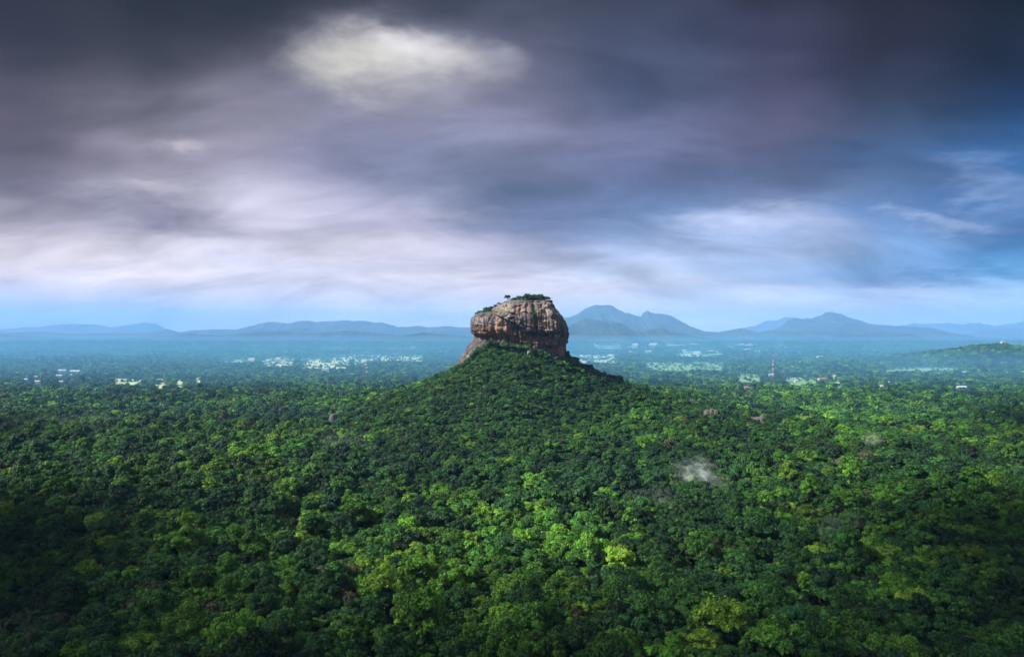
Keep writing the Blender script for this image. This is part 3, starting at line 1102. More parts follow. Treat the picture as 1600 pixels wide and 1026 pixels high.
HOUSES = [  # photo x, y of the base, width m, height m, roof, label, depth-side turn
    (60, 598, 18, 8, 'white', 'white house at the left end of the village', 0.1),
    (56, 591, 14, 8, 'white', 'small white house just behind the left village house', -0.2),
    (40, 594, 12, 6, 'grey', 'lone pale house at the far left of the plain', 0.3),
    (93, 588, 20, 6, 'white', 'long low white house in the middle of the village', 0.0),
    (110, 587, 12, 6, 'grey', 'small grey roofed house in the middle of the village', 0.2),
    (98, 579, 30, 7, 'white', 'long white building at the back of the village', 0.0),
    (118, 581, 34, 9, 'grey', 'wide pale hall at the back right of the village', 0.05),
    (97, 598, 14, 7, 'white', 'white house in front of the village', 0.4),
    (1284, 593, 26, 9, 'red', 'large pink walled house with red roof by green clearing', 0.2),
    (1304, 590, 8, 13, 'white', 'tall narrow white building right of the red roofed house', 0.0),
    (1309, 598, 14, 5, 'white', 'low white shed right of the red roofed house', 0.0),
    (1377, 604, 9, 8, 'white', 'white house half hidden in trees at right', 0.3),
    (1390, 599, 7, 8, 'grey', 'small cream house half hidden in trees at right', 0.0),
    (1244, 594, 9, 6, 'white', 'tiny white house at the edge of the green clearing', 0.0),
    (1204, 585, 18, 7, 'white', 'long white building at the foot of the right mast', 0.3),
    (1505, 582, 16, 7, 'white', 'white house beside the blue mist at right', 0.0),
    (1502, 603, 26, 4, 'grey', 'low grey roofed house deep in the trees at right', 0.0),
    (1388, 556, 26, 8, 'white', 'far white house alone on the right plain', 0.0),
    (1477, 545, 30, 8, 'white', 'far white house before the right hill', 0.0),
    (1232, 553, 30, 8, 'white', 'long far white roof on the right plain', 0.0),
    (1165, 606, 12, 7, 'red', 'pinkish house among trees below the right mast', 0.2),
    (508, 577, 20, 6, 'white', 'white house in front of the pale yellow field', 0.0),
]
HW = []
HOUSES = [(a, b, c * 0.75, d * 0.8, e, f, g) for (a, b, c, d, e, f, g) in HOUSES]
for (hx, hy, w, h_, roof, lab, turn) in HOUSES:
    D = gdist(hy, 5.0)
    X = (hx - 800) / F * D
    HW.append((X, D))
    LOW.append((hx - w * 0.8 * F / D - 2, hx + w * 0.8 * F / D + 2, D - 0.115 * D, D + 8))
MASTS = [(573, 587, 569, 'red and white lattice mast left of the great rock', 1720.0), (1208, 585, 562.5, 'red and white lattice mast on the right plain', 1745.0)]
BOULDERS = [  # px, py base, width px, height px, D, label
    (521, 657, 15, 15, 880, 'rounded purple brown boulder dome in forest left of the hill', 1),
    (1084, 647, 12, 10, 945, 'small pinkish boulder pile above the two others', 2),
    (1111, 665, 20, 16, 850, 'dark broken boulder pile between the two pinkish ones', 3),
    (1185, 657, 24, 12, 890, 'wide pinkish boulder pile, the rightmost of the rocks', 4),
    (1204, 718, 8, 5, 610, 'tiny pale rock peeping out of the nearer trees', 5),
    (895, 690, 12, 6, 700, 'pale rock slab in the trees at the foot of the hill', 6),
]
for (bx, by, bw_, bh_, D, lab, sd_) in BOULDERS:
    LOW.append((bx - bw_ * 0.6, bx + bw_ * 0.6, D - 0.10 * D, D + 0.5))


def valid(P, keep_low=True):
    x, y = P[:, 0], P[:, 1]
    ok = ~rock_inside(x, y, 0.99)
    ok &= ~infield(x, y) | (vnoise(x / 22.0, y / 90.0, 0, 55) > 0.58) | (_hash(np.floor(x), np.floor(y), np.zeros(len(x)), 5) < 0.13)
    for X, D in HW:
        ok &= ~((np.abs(x - X) < 12) & (np.abs(y - D) < 10))
    for (bx, by, bw_, bh_, D, lab, sd_) in BOULDERS:
        X = (bx - 800) / F * D
        ok &= ~((np.abs(x - X) < bw_ * D / F * 0.5) & (np.abs(y - D) < bw_ * D / F * 0.5))
    return P[ok]


# near and middle trees
P1, rs1 = scatter(175, 1500, 7.7, seed=11)
P1 = valid(P1)
x, y = P1[:, 0], P1[:, 1]
z = terrain(x, y)
hl = np.clip(hill_h(x, y) / 18.0, 0, 1)
size = np.clip(4.5 * np.exp(0.34 * rs1.normal(size=len(x))), 2.4, 9.5)
big = rs1.random(len(x)) < 0.06
size = np.where(big, rs1.uniform(7.0, 10.5, len(x)), size)
size = size * (1 - 0.28 * hl) * np.interp(y, [250, 600], [1.18, 1.0])
lowf = low_factor(x, y)
size = size * lowf
tint, val = colour_for(x, y, rs1)
rot = rs1.uniform(0, 2 * np.pi, len(x))
zsc = rs1.uniform(0.9, 1.35, len(x)) * np.where(hl > 0.3, 0.9, 1.0)
idx = rs1.integers(0, len(STYLES), len(x))
# open ground near the viewer's own summit stays bare
ok = np.hypot(x, y) > 150
x, y, z, size, tint, val, rot, zsc, idx = [a[ok] for a in (x, y, z, size, tint, val, rot, zsc, idx)]

# choose the 300 trees that show largest
ztop = z + size * zsc * 1.5
sx = 800 + F * x / y
sy = HY - F * (ztop - H) / y
infr = (sx > -5) & (sx < 1605) & (sy < 1030) & (sy > 300)
score = np.where(infr, size / y, 0)
order = np.argsort(-score)
CELL = {}
chosen = []
for q in order:
    if len(chosen) >= 300:
        break
    # must not be hidden behind a chosen nearer tree
    hid = False
    for c in chosen:
        if y[c] < y[q] and abs(sx[c] - sx[q]) < 0.55 * size[c] / y[c] * F and sy[c] < sy[q] + 4:
            hid = True
            break
    if not hid:
        chosen.append(q)
chosen = np.array(chosen)
rest = np.ones(len(x), bool)
rest[chosen] = False

COLN = [(0.12, 'very dark green'), (0.3, 'dark green'), (0.45, 'deep green'), (0.6, 'mid green'), (0.74, 'bright green'), (0.9, 'yellow green'), (2.0, 'grey brown')]
SHAPE = {'dome': 'round crowned', 'flat': 'flat topped', 'ragged': 'ragged', 'tall': 'upright'}
seen_labels = {}
for q in chosen:
    rt = empty('tree', (x[q], y[q], z[q]), rot[q], (size[q], size[q], size[q] * zsc[q]))
    cn = [n_ for t_, n_ in COLN if tint[q] < t_][0]
    sz = 'large ' if size[q] > 7.8 else ('small ' if size[q] < 4.4 else '')
    a_ = int(round(sx[q] / 16.0))
    b_ = int(round((1026 - sy[q]) / 10.26))
    lab = '%s%s %s tree, %d percent across and %d percent up the photo' % (sz, cn, SHAPE[STYLES[idx[q]]], max(a_, 0), max(b_, 0))
    while lab in seen_labels:
        a_ += 1
        lab = '%s%s %s tree, %d percent across and %d percent up the photo' % (sz, cn, SHAPE[STYLES[idx[q]]], a_, b_)
    seen_labels[lab] = 1
    tag(rt, lab, 'tree', 'nearest trees of the forest')
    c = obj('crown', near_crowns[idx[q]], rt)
    c['tint'] = float(tint[q])
    c['val'] = float(val[q])
    obj('trunk', near_trunks[idx[q]], rt)


def gn_scatter(name, P, size, zsc, rot, tint, val, idx, coll, label, cat):
    me = bpy.data.meshes.new(name)
    me.vertices.add(len(P))
    me.vertices.foreach_set('co', np.asarray(P, dtype=np.float32).ravel())
    for nm, arr in (('sz', size), ('zs', zsc), ('rt', rot), ('tint', tint), ('val', val)):
        a = me.attributes.new(nm, 'FLOAT', 'POINT')
        a.data.foreach_set('value', np.asarray(arr, dtype=np.float32))
    a = me.attributes.new('ix', 'INT', 'POINT')
    a.data.foreach_set('value', np.asarray(idx, dtype=np.int32))
    me.update()
    o = obj(name, me)
    g = bpy.data.node_groups.new(name + '_scatter', 'GeometryNodeTree')
    g.interface.new_socket('Geometry', in_out='INPUT', socket_type='NodeSocketGeometry')
    g.interface.new_socket('Geometry', in_out='OUTPUT', socket_type='NodeSocketGeometry')
    gi = g.nodes.new('NodeGroupInput')
    go = g.nodes.new('NodeGroupOutput')
    ci = g.nodes.new('GeometryNodeCollectionInfo')
    ci.inputs['Collection'].default_value = coll
    ci.inputs['Separate Children'].default_value = True
    ci.inputs['Reset Children'].default_value = True
    ip = g.nodes.new('GeometryNodeInstanceOnPoints')
    ip.inputs['Pick Instance'].default_value = True

    def na(nm, ty='FLOAT'):
        n = g.nodes.new('GeometryNodeInputNamedAttribute')
        n.data_type = ty
        n.inputs['Name'].default_value = nm
        return [s for s in n.outputs if s.enabled and s.name == 'Attribute'][0]
    m2p = g.nodes.new('GeometryNodeMeshToPoints')
    g.links.new(gi.outputs[0], m2p.inputs['Mesh'])
    g.links.new(m2p.outputs[0], ip.inputs['Points'])
    g.links.new(ci.outputs[0], ip.inputs['Instance'])
    g.links.new(na('ix', 'INT'), ip.inputs['Instance Index'])
    cr = g.nodes.new('ShaderNodeCombineXYZ')
    g.links.new(na('rt'), cr.inputs[2])
    er = g.nodes.new('FunctionNodeEulerToRotation')
    g.links.new(cr.outputs[0], er.inputs[0])
    g.links.new(er.outputs[0], ip.inputs['Rotation'])
    cs = g.nodes.new('ShaderNodeCombineXYZ')
    s_ = na('sz')
    g.links.new(s_, cs.inputs[0])
    g.links.new(s_, cs.inputs[1])
    mm = g.nodes.new('ShaderNodeMath')
    mm.operation = 'MULTIPLY'
    g.links.new(s_, mm.inputs[0])
    g.links.new(na('zs'), mm.inputs[1])
    g.links.new(mm.outputs[0], cs.inputs[2])
    g.links.new(cs.outputs[0], ip.inputs['Scale'])
    g.links.new(ip.outputs[0], go.inputs[0])
    md = o.modifiers.new('scatter', 'NODES')
    md.node_group = g
    tag(o, label, cat, None, 'stuff')
    return o


PP = np.stack([x, y, z], 1)
nearm = rest & (y < 950)
midm = rest & (y >= 950)
# one forest: middle distance trees use the light prototypes, so gather both in one collection
for o_ in list(MIDSRC.objects):
    SRC.objects.link(o_)
names = sorted([o_.name for o_ in SRC.objects])
i_near = [names.index('forest_tree_%02d' % i) for i in range(len(STYLES))]
i_mid = [names.index('mid_tree_%02d' % i) for i in range(6)]
P2, rs2 = scatter(1500, 3300, 11.5, seed=12)
P2 = valid(P2)
x2, y2 = P2[:, 0], P2[:, 1]
z2 = terrain(x2, y2)
sz2 = np.clip(7.0 + 1.7 * rs2.normal(size=len(x2)), 4.0, 11.0) * low_factor(x2, y2)
t2, v2_ = colour_for(x2, y2, rs2)
ix = np.where(y[rest] < 950, np.array(i_near)[idx[rest]], np.array(i_mid)[idx[rest] % 6])
allP = np.concatenate([PP[rest], np.stack([x2, y2, z2], 1)])
gn_scatter('forest', allP,
           np.concatenate([size[rest], sz2]), np.concatenate([zsc[rest], rs2.uniform(0.9, 1.3, len(x2))]),
           np.concatenate([rot[rest], rs2.uniform(0, 6.28, len(x2))]),
           np.concatenate([tint[rest], t2]), np.concatenate([val[rest], v2_]),
           np.concatenate([ix, np.array(i_mid)[rs2.integers(0, 6, len(x2))]]), SRC,
           'dense green jungle covering the plain and the conical hill', 'forest')
P3, rs3 = scatter(3300, 7800, 31, seed=13)
x3, y3 = P3[:, 0], P3[:, 1]
n3_ = fbm(x3 / 300, y3 / 420, 0, 3, 91)
ok3 = (~infield(x3, y3) | (vnoise(x3 / 60.0, y3 / 260.0, 0, 56) > 0.55)) & (n3_ > -0.42)
x3, y3 = x3[ok3], y3[ok3]
t3, v3_ = colour_for(x3, y3, rs3)
gn_scatter('distant_forest', np.stack([x3, y3, terrain(x3, y3)], 1), rs3.uniform(0.85, 1.15, len(x3)), rs3.uniform(0.75, 1.35, len(x3)),
           rs3.uniform(0, 6.28, len(x3)), t3, v3_, rs3.integers(0, 5, len(x3)), FARSRC,
           'hazy blue green woods spreading to the mountains', 'forest')
print('TREES', len(chosen), len(allP), len(x3))


# ------------------------------------------------------------------ trees growing on the rock and its edges
def rock_tree(cpx, cpy, r_m, zsc_, style, tint_, label, dy=-20.0, name='tree', val_=1.0, sink=0.0):
    D = ROCK_C[1] + dy
    X = ((680 + cpx * 0.1628) - 800) / F * D
    Z = H - ((440 + cpy * 0.1628) - HY) / F * D
    k = [i for i, s_ in enumerate(STYLES) if s_ == style][int(abs(cpx)) % 2]
    r_m *= 1.35
    if 700 < cpx < 1080 and cpy < 250:
        Z = cz(178)
    rt = empty(name, (X, D, Z - r_m * zsc_ * (0.30 if cpx != 696 else -0.25)), (cpx * 0.37) % 6.28, (r_m, r_m, r_m * zsc_))
    tag(rt, label, 'tree' if name == 'tree' else 'shrub', 'trees and shrubs growing on the great rock')
    c = obj('crown' if name == 'tree' else 'foliage', near_crowns[k], rt)
    c['tint'] = tint_
    c['val'] = val_
    obj('trunk' if name == 'tree' else 'stem', near_trunks[k], rt)


rock_tree(696, 190, 4.4, 1.1, 'flat', 0.15, 'lone flat topped tree standing on the rock summit, left part', -10, val_=0.8)
rock_tree(812, 192, 5.6, 0.85, 'ragged', 0.45, 'light green tree on the rock summit left of the dark one', -12)
rock_tree(888, 200, 5.6, 1.1, 'dome', 0.05, 'darkest tall tree of the clump on the rock summit', -22, val_=0.7)
rock_tree(945, 196, 6.0, 0.9, 'dome', 0.30, 'round tree in the middle of the rock summit clump', -26)
rock_tree(1000, 192, 6.5, 0.85, 'dome', 0.25, 'large round tree right of centre in the summit clump', -22)
rock_tree(1050, 180, 4.6, 0.8, 'ragged', 0.35, 'small tree near the right end of the rock summit', -12)
rock_tree(1100, 205, 4.6, 0.8, 'flat', 0.45, 'flat tree leaning over the right corner of the summit', -6)
rock_tree(760, 200, 3.0, 0.8, 'dome', 0.30, 'low bush on the summit right of the lone tree', -18, 'shrub')
rock_tree(850, 205, 4.0, 0.9, 'dome', 0.25, 'low bush on the summit under the dark tree', -26, 'shrub')
rock_tree(622, 222, 3.6, 0.8, 'ragged', 0.10, 'small dark bush on the slope left of the lone tree', -6, 'shrub', 0.7)
rock_tree(590, 248, 4.4, 0.8, 'ragged', 0.12, 'dark bush on the rock shoulder between slope and left clump', -10, 'shrub', 0.8)
rock_tree(545, 272, 5.0, 0.8, 'dome', 0.20, 'dark bush at the upper end of the left shoulder clump', -20, 'shrub')
rock_tree(495, 292, 5.6, 0.95, 'dome', 0.30, 'biggest bush of the clump on the left rock shoulder', -22, 'shrub')
rock_tree(455, 302, 4.8, 0.85, 'ragged', 0.45, 'mid green bush low on the left rock shoulder', -28, 'shrub')
rock_tree(412, 318, 4.2, 0.7, 'dome', 0.60, 'light green bush at the left lip of the rock', -24, 'shrub')
rock_tree(478, 345, 3.2, 0.7, 'flat', 0.60, 'light green bush hanging over the left rock lip', -46, 'shrub')
rock_tree(1200, 350, 2.8, 1.0, 'ragged', 0.35, 'small bush clinging to the upper right cliff edge', -12, 'shrub')
rock_tree(1228, 410, 2.6, 1.0, 'ragged', 0.30, 'small bush clinging to the lower right cliff edge', -12, 'shrub')
rock_tree(915, 190, 5.0, 1.0, 'ragged', 0.18, 'dark ragged tree between the darkest tree and the round tree', -8)
rock_tree(975, 190, 5.4, 1.0, 'dome', 0.22, 'dark round tree behind the middle of the summit clump', 2)
rock_tree(1030, 190, 5.0, 0.9, 'dome', 0.20, 'dark tree behind the right half of the summit clump', 0)
rock_tree(1072, 185, 4.2, 0.9, 'dome', 0.38, 'small round bush at the right end of the summit', -8, 'shrub')
rock_tree(785, 190, 3.4, 0.8, 'ragged', 0.40, 'thin low bush left of the light green summit tree', -4, 'shrub')
rock_tree(725, 190, 3.0, 0.7, 'ragged', 0.20, 'thin low bush just right of the lone tree', -4, 'shrub')
rock_tree(520, 300, 4.4, 0.9, 'ragged', 0.25, 'dark bush in front of the left shoulder clump', -34, 'shrub')
rock_tree(945, 320, 2.4, 1.3, 'ragged', 0.45, 'small bush in the tall cleft of the cliff', -62, 'shrub')


# trees that climb against the foot of the rock
def foot_trees():
    rs = np.random.default_rng(55)
    prof = [(200, 800), (250, 775), (330, 735), (370, 650), (430, 628), (490, 600), (530, 545), (570, 545), (620, 590), (700, 575), (800, 600), (900, 600), (1000, 640), (1080, 665), (1100, 720), (1220, 755), (1280, 765)]
    P, S = [], []
    for i in range(520):
        cx_ = rs.uniform(215, 1275)
        cy_ = np.interp(cx_, [p[0] for p in prof], [p[1] for p in prof])
        t = rs.uniform(0, 1) ** 1.0
        D = 938.0 - t * 40
        ztop = H - ((440 + (cy_ + 12) * 0.1628) - HY) / F * D
        s = rs.uniform(3.0, 4.8)
        xx = ((680 + cx_ * 0.1628) - 800) / F * D
        zt_ = float(terrain(xx, D)) - 0.6
        if t < 0.35:
            zt_ = max(zt_, min(ztop - s * 1.5, zt_ + 9))
        P.append((xx, D, zt_))
        S.append(s)
    P, S = np.array(P), np.array(S)
    # shrub layer closing the gaps between the trees on the steep slope
    hx_, hy_ = rs.uniform(-260, 290, 9000), rs.uniform(640, 1040, 9000)
    k_ = (hill_h(hx_, hy_) > 7) & ~rock_inside(hx_, hy_, 1.0)
    hx_, hy_ = hx_[k_], hy_[k_]
    P = np.concatenate([P, np.stack([hx_, hy_, terrain(hx_, hy_) - 0.3], 1)])
    S = np.concatenate([S, rs.uniform(2.0, 3.6, len(hx_))])
    return P, S, rs


Pf, Sf, rsf = foot_trees()
gn_scatter('hillside_undergrowth', Pf, Sf, rsf.uniform(0.8, 1.35, len(Sf)), rsf.uniform(0, 6.28, len(Sf)), np.clip(rsf.normal(0.38, 0.17, len(Sf)), 0.02, 0.78), rsf.uniform(0.8, 1.4, len(Sf)),
           np.array(i_near)[rsf.integers(0, len(STYLES), len(Sf))], SRC, 'thick dark trees climbing against the foot of the great rock', 'forest')

# ------------------------------------------------------------------ boulders
M_BLD = simple_mat('boulder_stone', (0.070, 0.058, 0.055), 0.9, 0.35, 0.35, 0.6)
M_BLD2 = simple_mat('pale_boulder_stone', (0.15, 0.135, 0.13), 0.9, 0.4, 0.3, 0.6)
for (bx, by, bw_, bh_, D, lab, sd_) in BOULDERS:
    w = bw_ * D / F / 2
    h_ = bh_ * D / F
    X = (bx - 800) / F * D
    zb = H - (by - HY) / F * D
    zg = float(terrain(X, D))
    rs = np.random.default_rng(sd_ + 60)
    V_, F_, b0 = [], [], 0
    pieces = 1 if sd_ in (1, 5, 6) else 5
    for p_ in range(pieces):
        nu, nv = 36, 22
        T, Pq = np.meshgrid(np.linspace(0, 2 * np.pi, nu, endpoint=False), np.linspace(0.0, np.pi, nv))
        ux, uy, uz = np.sin(Pq) * np.cos(T), np.sin(Pq) * np.sin(T), np.cos(Pq)
        k = 1 + 0.22 * fbm(ux * 1.3 + p_ * 9, uy * 1.3, uz * 1.3, 4, sd_ * 7) + 0.08 * ridged(ux * 3, uy * 3, uz * 3 + p_, 2, sd_)
        if pieces == 1:
            ox, oy, ww, hh = 0, 0, w, max(h_, zb + h_ - zg) * 0.8
        else:
            ox = (p_ / (pieces - 1) - 0.5) * w * 1.3
            oy = rs.uniform(-0.3, 0.3) * w
            ww = w * rs.uniform(0.38, 0.55)
            hh = max(h_, zb + h_ - zg) * rs.uniform(0.45, 0.8)
        v = np.stack([(ux * k * ww + ox).ravel(), (uy * k * ww + oy).ravel(), (uz * k * hh).ravel()], 1)
        i = np.arange(nu * nv).reshape(nv, nu)
        a_ = i[:-1]
        d_ = i[1:]
        f = np.stack([a_.ravel(), d_.ravel(), np.roll(d_, -1, 1).ravel(), np.roll(a_, -1, 1).ravel()], 1)
        V_.append(v)
        F_.append(f + b0)
        b0 += len(v)
    o = obj('boulder', mesh_np('boulder', np.concatenate(V_), np.concatenate(F_), (M_BLD2 if sd_ >= 5 else M_BLD,), True))
    o.location = (X, D, zg)
    tag(o, lab, 'boulder')

# ------------------------------------------------------------------ houses
M_WALL = simple_mat('whitewash', (0.30, 0.295, 0.29), 0.8)
M_PINK = simple_mat('pink_wall', (0.40, 0.24, 0.22), 0.8)
M_ROOFS = {'white': simple_mat('light_sheet_roof', (0.28, 0.285, 0.29), 0.7), 'grey': simple_mat('grey_roof', (0.32, 0.33, 0.33), 0.6), 'red': simple_mat('red_roof', (0.28, 0.10, 0.08), 0.7)}
M_GLASS = simple_mat('dark_glass', (0.04, 0.05, 0.06), 0.2)


def gable(mb, w, d, z0, rise, over=0.5, t=0.3):
    a, b = w / 2 + over, d / 2 + over
    vs = [(-a, -b, z0), (a, -b, z0), (-a, 0, z0 + rise), (a, 0, z0 + rise), (-a, b, z0), (a, b, z0)]
    vs2 = [(p[0], p[1], p[2] + t) for p in vs]
    V_ = vs + vs2
    fs = [[0, 2, 3, 1], [2, 4, 5, 3], [6, 7, 9, 8], [8, 9, 11, 10], [0, 1, 7, 6], [4, 10, 11, 5], [0, 6, 8, 2], [2, 8, 10, 4], [1, 3, 9, 7], [3, 5, 11, 9]]
    mb.add(V_, fs)


def make_house(name, loc, rz, w, d, h_, roof, label, cat, wall=None, detail=True, group=None):
    rt = empty(name, loc, rz)
    tag(rt, label, cat, group)
    m = MB()
    rise = min(0.28 * d, 3.0)
    m.box((0, 0, h_ / 2 - 1), (w, d, h_ + 2))
    a, b = w / 2, d / 2
    for sx_ in (-1, 1):
        m.add([(sx_ * (a - 0.01), -b, h_), (sx_ * (a - 0.01), b, h_), (sx_ * (a - 0.01), 0, h_ + rise)], [[0, 1, 2]])
    m.build('wall', wall or M_WALL, rt)
    r_ = MB()
    gable(r_, w, d, h_ + 0.02, rise)
    r_.build('roof', M_ROOFS[roof], rt)
    if detail:
        nwin = max(2, int(w / 4))
        storeys = 2 if h_ > 6 else 1
        for s_ in range(storeys):
            for i in range(nwin):
                xw = -w / 2 + (i + 0.5) * w / nwin
                if s_ == 0 and i == nwin // 2:
                    MB().box((xw, -d / 2 - 0.05, 1.1), (1.2, 0.12, 2.2)).build('door', M_BARK, rt)
                else:
                    MB().box((xw, -d / 2 - 0.05, 1.6 + s_ * 3.0), (1.4, 0.12, 1.3)).build('window', M_GLASS, rt)
    return rt


for (hx, hy, w, h_, roof, lab, turn), (X, D) in zip(HOUSES, HW):
    zg = float(terrain(X, D))
    make_house('house', (X, D, zg), turn, w, max(8, w * 0.45), h_, roof, lab, 'house', M_PINK if roof == 'red' else None)
# white hut under the cliff and the house on the right hill
Dh = 925.0
make_house('house', ((827 - 800) / F * Dh, Dh, float(terrain((827 - 800) / F * Dh, Dh)) + 4.5), 0.2, 4.2, 3.5, 2.4, 'white', 'little white hut among trees under the great cliff', 'hut')
Xh, Dhh = (1567 - 800) / F * 2650, 2650.0
make_house('house', (Xh, Dhh, float(terrain(Xh, Dhh)) + 9), 0.1, 14, 8, 7, 'white', 'white house on top of the wooded hill at right', 'house')
# far town under the mountains
rst = np.random.default_rng(91)
town = []
for i in range(48):
    if i < 32:
        hx, hy = rst.uniform(925, 1235), rst.uniform(538, 552)
    elif i < 42:
        hx, hy = rst.uniform(1210, 1330), rst.uniform(541, 560)
    else:
        hx, hy = rst.uniform(375, 470), rst.uniform(558, 572)
    D = gdist(hy, 9.0)
    X = (hx - 800) / F * D
    town.append((X, D))
proto_t = make_house('house', (town[0][0], town[0][1], float(terrain(*town[0])) + 7), 0, 26, 12, 7, 'white', 'tiny pale house in the far haze of the plain', 'house', None, False, 'far tiny houses on the plain')
pk = list(proto_t.children)
for X, D in town[1:]:
    c = proto_t.copy()
    link(c)
    c.location = (X, D, float(terrain(X, D)) + 7)
    c.rotation_euler = (0, 0, rst.uniform(-0.5, 0.5))
    s_ = rst.uniform(0.5, 1.25)
    c.scale = (s_, s_, min(s_, 1.0))
    for ch in pk:
        d_ = ch.copy()
        link(d_, c)

# ------------------------------------------------------------------ lattice masts
M_RED = simple_mat('mast_red', (0.30, 0.05, 0.04), 0.5)
M_WHT = simple_mat('mast_white', (0.5, 0.5, 0.5), 0.5)
for (mx_, yb, yt, lab, D) in MASTS:
    X = (mx_ - 800) / F * D
    zg = float(terrain(X, D))
    ztop = H - (yt - HY) / F * D
    ht = ztop - zg
    rt = empty('lattice_mast', (X, D, zg), 0.4)
    tag(rt, lab, 'mast')
    nb = 7
    hw = lambda t: 2.4 * (1 - t) + 0.8 * t
    for b in range(nb):
        t0, t1 = b / nb, (b + 1) / nb
        m = MB()
        for sx_, sy_ in ((-1, -1), (1, -1), (1, 1), (-1, 1)):
            m.tube([(sx_ * hw(t0), sy_ * hw(t0), ht * t0), (sx_ * hw(t1), sy_ * hw(t1), ht * t1)], [0.22, 0.22], 6)
        cs_ = [(-1, -1), (1, -1), (1, 1), (-1, 1)]
        for k in range(4):
            p, q = cs_[k], cs_[(k + 1) % 4]
            m.tube([(p[0] * hw(t0), p[1] * hw(t0), ht * t0), (q[0] * hw(t1), q[1] * hw(t1), ht * t1)], [0.13, 0.13], 5)
            m.tube([(q[0] * hw(t0), q[1] * hw(t0), ht * t0), (p[0] * hw(t1), p[1] * hw(t1), ht * t1)], [0.13, 0.13], 5)
            m.tube([(p[0] * hw(t1), p[1] * hw(t1), ht * t1 - .1), (q[0] * hw(t1), q[1] * hw(t1), ht * t1 - .1)], [0.12, 0.12], 5)
        m.build('lattice_section', M_RED if b % 2 == 0 else M_WHT, rt)
    for k in range(3):
        a = k * 2.1
        MB().box((1.5 * math.cos(a), 1.5 * math.sin(a), ht - 1.5), (0.5, 0.5, 2.6)).build('panel_antenna', M_WHT, rt)
    MB().tube([(0, 0, ht), (0, 0, ht + 3.5)], [0.12, 0.05], 6).build('lightning_rod', M_WHT, rt)

# ------------------------------------------------------------------ bare branched tree close below the viewpoint (lower left)
def bare_tree(loc, hgt, seed, label):
    rs = np.random.default_rng(seed)
    rt = empty('bare_tree', loc)
    tag(rt, label, 'tree')
    mb = MB()

    def grow(p, d, ln, r, lvl, out):
        pts = [p]
        q = p
        dd = d
        for i in range(4):
            dd = (dd + Vector(rs.normal(size=3) * 0.16)).normalized()
            q = q + dd * ln / 4
            pts.append(q)
        out.tube(pts, [r, r * .86, r * .72, r * .6, r * .48], 6)
        if lvl < 3:
            for k in range(3 if lvl < 2 else 2):
                nd_ = (dd + Vector(rs.normal(size=3) * 0.55)).normalized()
                nd_.z = abs(nd_.z) * .9 + .15
                grow(pts[2 + k % 3], nd_.normalized(), ln * 0.62, r * 0.5, lvl + 1, out)
    grow(Vector((0, 0, -1)), Vector((0.1, 0, 1)), hgt * 0.5, hgt * 0.022, 0, mb)
    mb.build('trunk', simple_mat('pale_dead_bark', (0.07, 0.065, 0.055), 0.9), rt, True)


for (bxp, byp, D, hg, sd_, lab) in ((44, 985, 196, 17, 3, 'pale bare tree rising from dark foliage at the lower left corner'), (8, 990, 190, 15, 8, 'pale bare tree cut by the left edge near the bottom')):
    X = (bxp - 800) / F * D
    zz_ = H - (byp - HY) / F * D
    bare_tree((X, D, zz_ - 3), hg, sd_, lab)


# ------------------------------------------------------------------ wisps of mist rising from the canopy
def mist(px, py, D, w, d, h_, dens, label, seed, col=(0.88, 0.95, 1.0)):
    X = (px - 800) / F * D
    Z = H - (py - HY) / F * D
    nu, nv = 24, 14
    T, Pq = np.meshgrid(np.linspace(0, 2 * np.pi, nu, endpoint=False), np.linspace(0.0, np.pi, nv))
    v = np.stack([(np.sin(Pq) * np.cos(T)).ravel(), (np.sin(Pq) * np.sin(T)).ravel(), np.cos(Pq).ravel()], 1)
    i = np.arange(nu * nv).reshape(nv, nu)
    a_, d_ = i[:-1], i[1:]
    f = np.stack([a_.ravel(), d_.ravel(), np.roll(d_, -1, 1).ravel(), np.roll(a_, -1, 1).ravel()], 1)
    m, t, out = newmat('mist')
    tc = nd(t, 'ShaderNodeTexCoord')
    ln = nd(t, 'ShaderNodeVectorMath', operation='LENGTH')
    t.links.new(tc.outputs['Object'], ln.inputs[0])
    fall = maprange(t, ln.outputs['Value'], 1.0, 0.15)
    g = nd(t, 'ShaderNodeNewGeometry')
    mp = nd(t, 'ShaderNodeMapping')
    mp.inputs['Location'].default_value = (seed * 13.0, seed * 5.0, 0)
    mp.inputs['Rotation'].default_value = (0, R(28), 0)
    mp.inputs['Scale'].default_value = (1.0, 1.0, 2.0)
    t.links.new(g.outputs['Position'], mp.inputs[0])
    n = noise_(t, mp.outputs[0], 1.6 / max(h_, 10), 5, 0.6, 0.8)
    dn = math_(t, 'MULTIPLY', maprange(t, n.outputs['Fac'], 0.44, 0.74), fall)
    dn = math_(t, 'MULTIPLY', dn, dens)
    pv = nd(t, 'ShaderNodeVolumePrincipled')
    pv.inputs['Color'].default_value = col + (1,)
    t.links.new(dn, pv.inputs['Density'])
    t.links.new(pv.outputs[0], out.inputs['Volume'])
    o = obj('mist', mesh_np('mist', v, f, (m,)))
    o.location = (X, D, Z)
    o.scale = (w, d, h_ * 1.25)
    tag(o, label, 'mist', None, 'stuff')


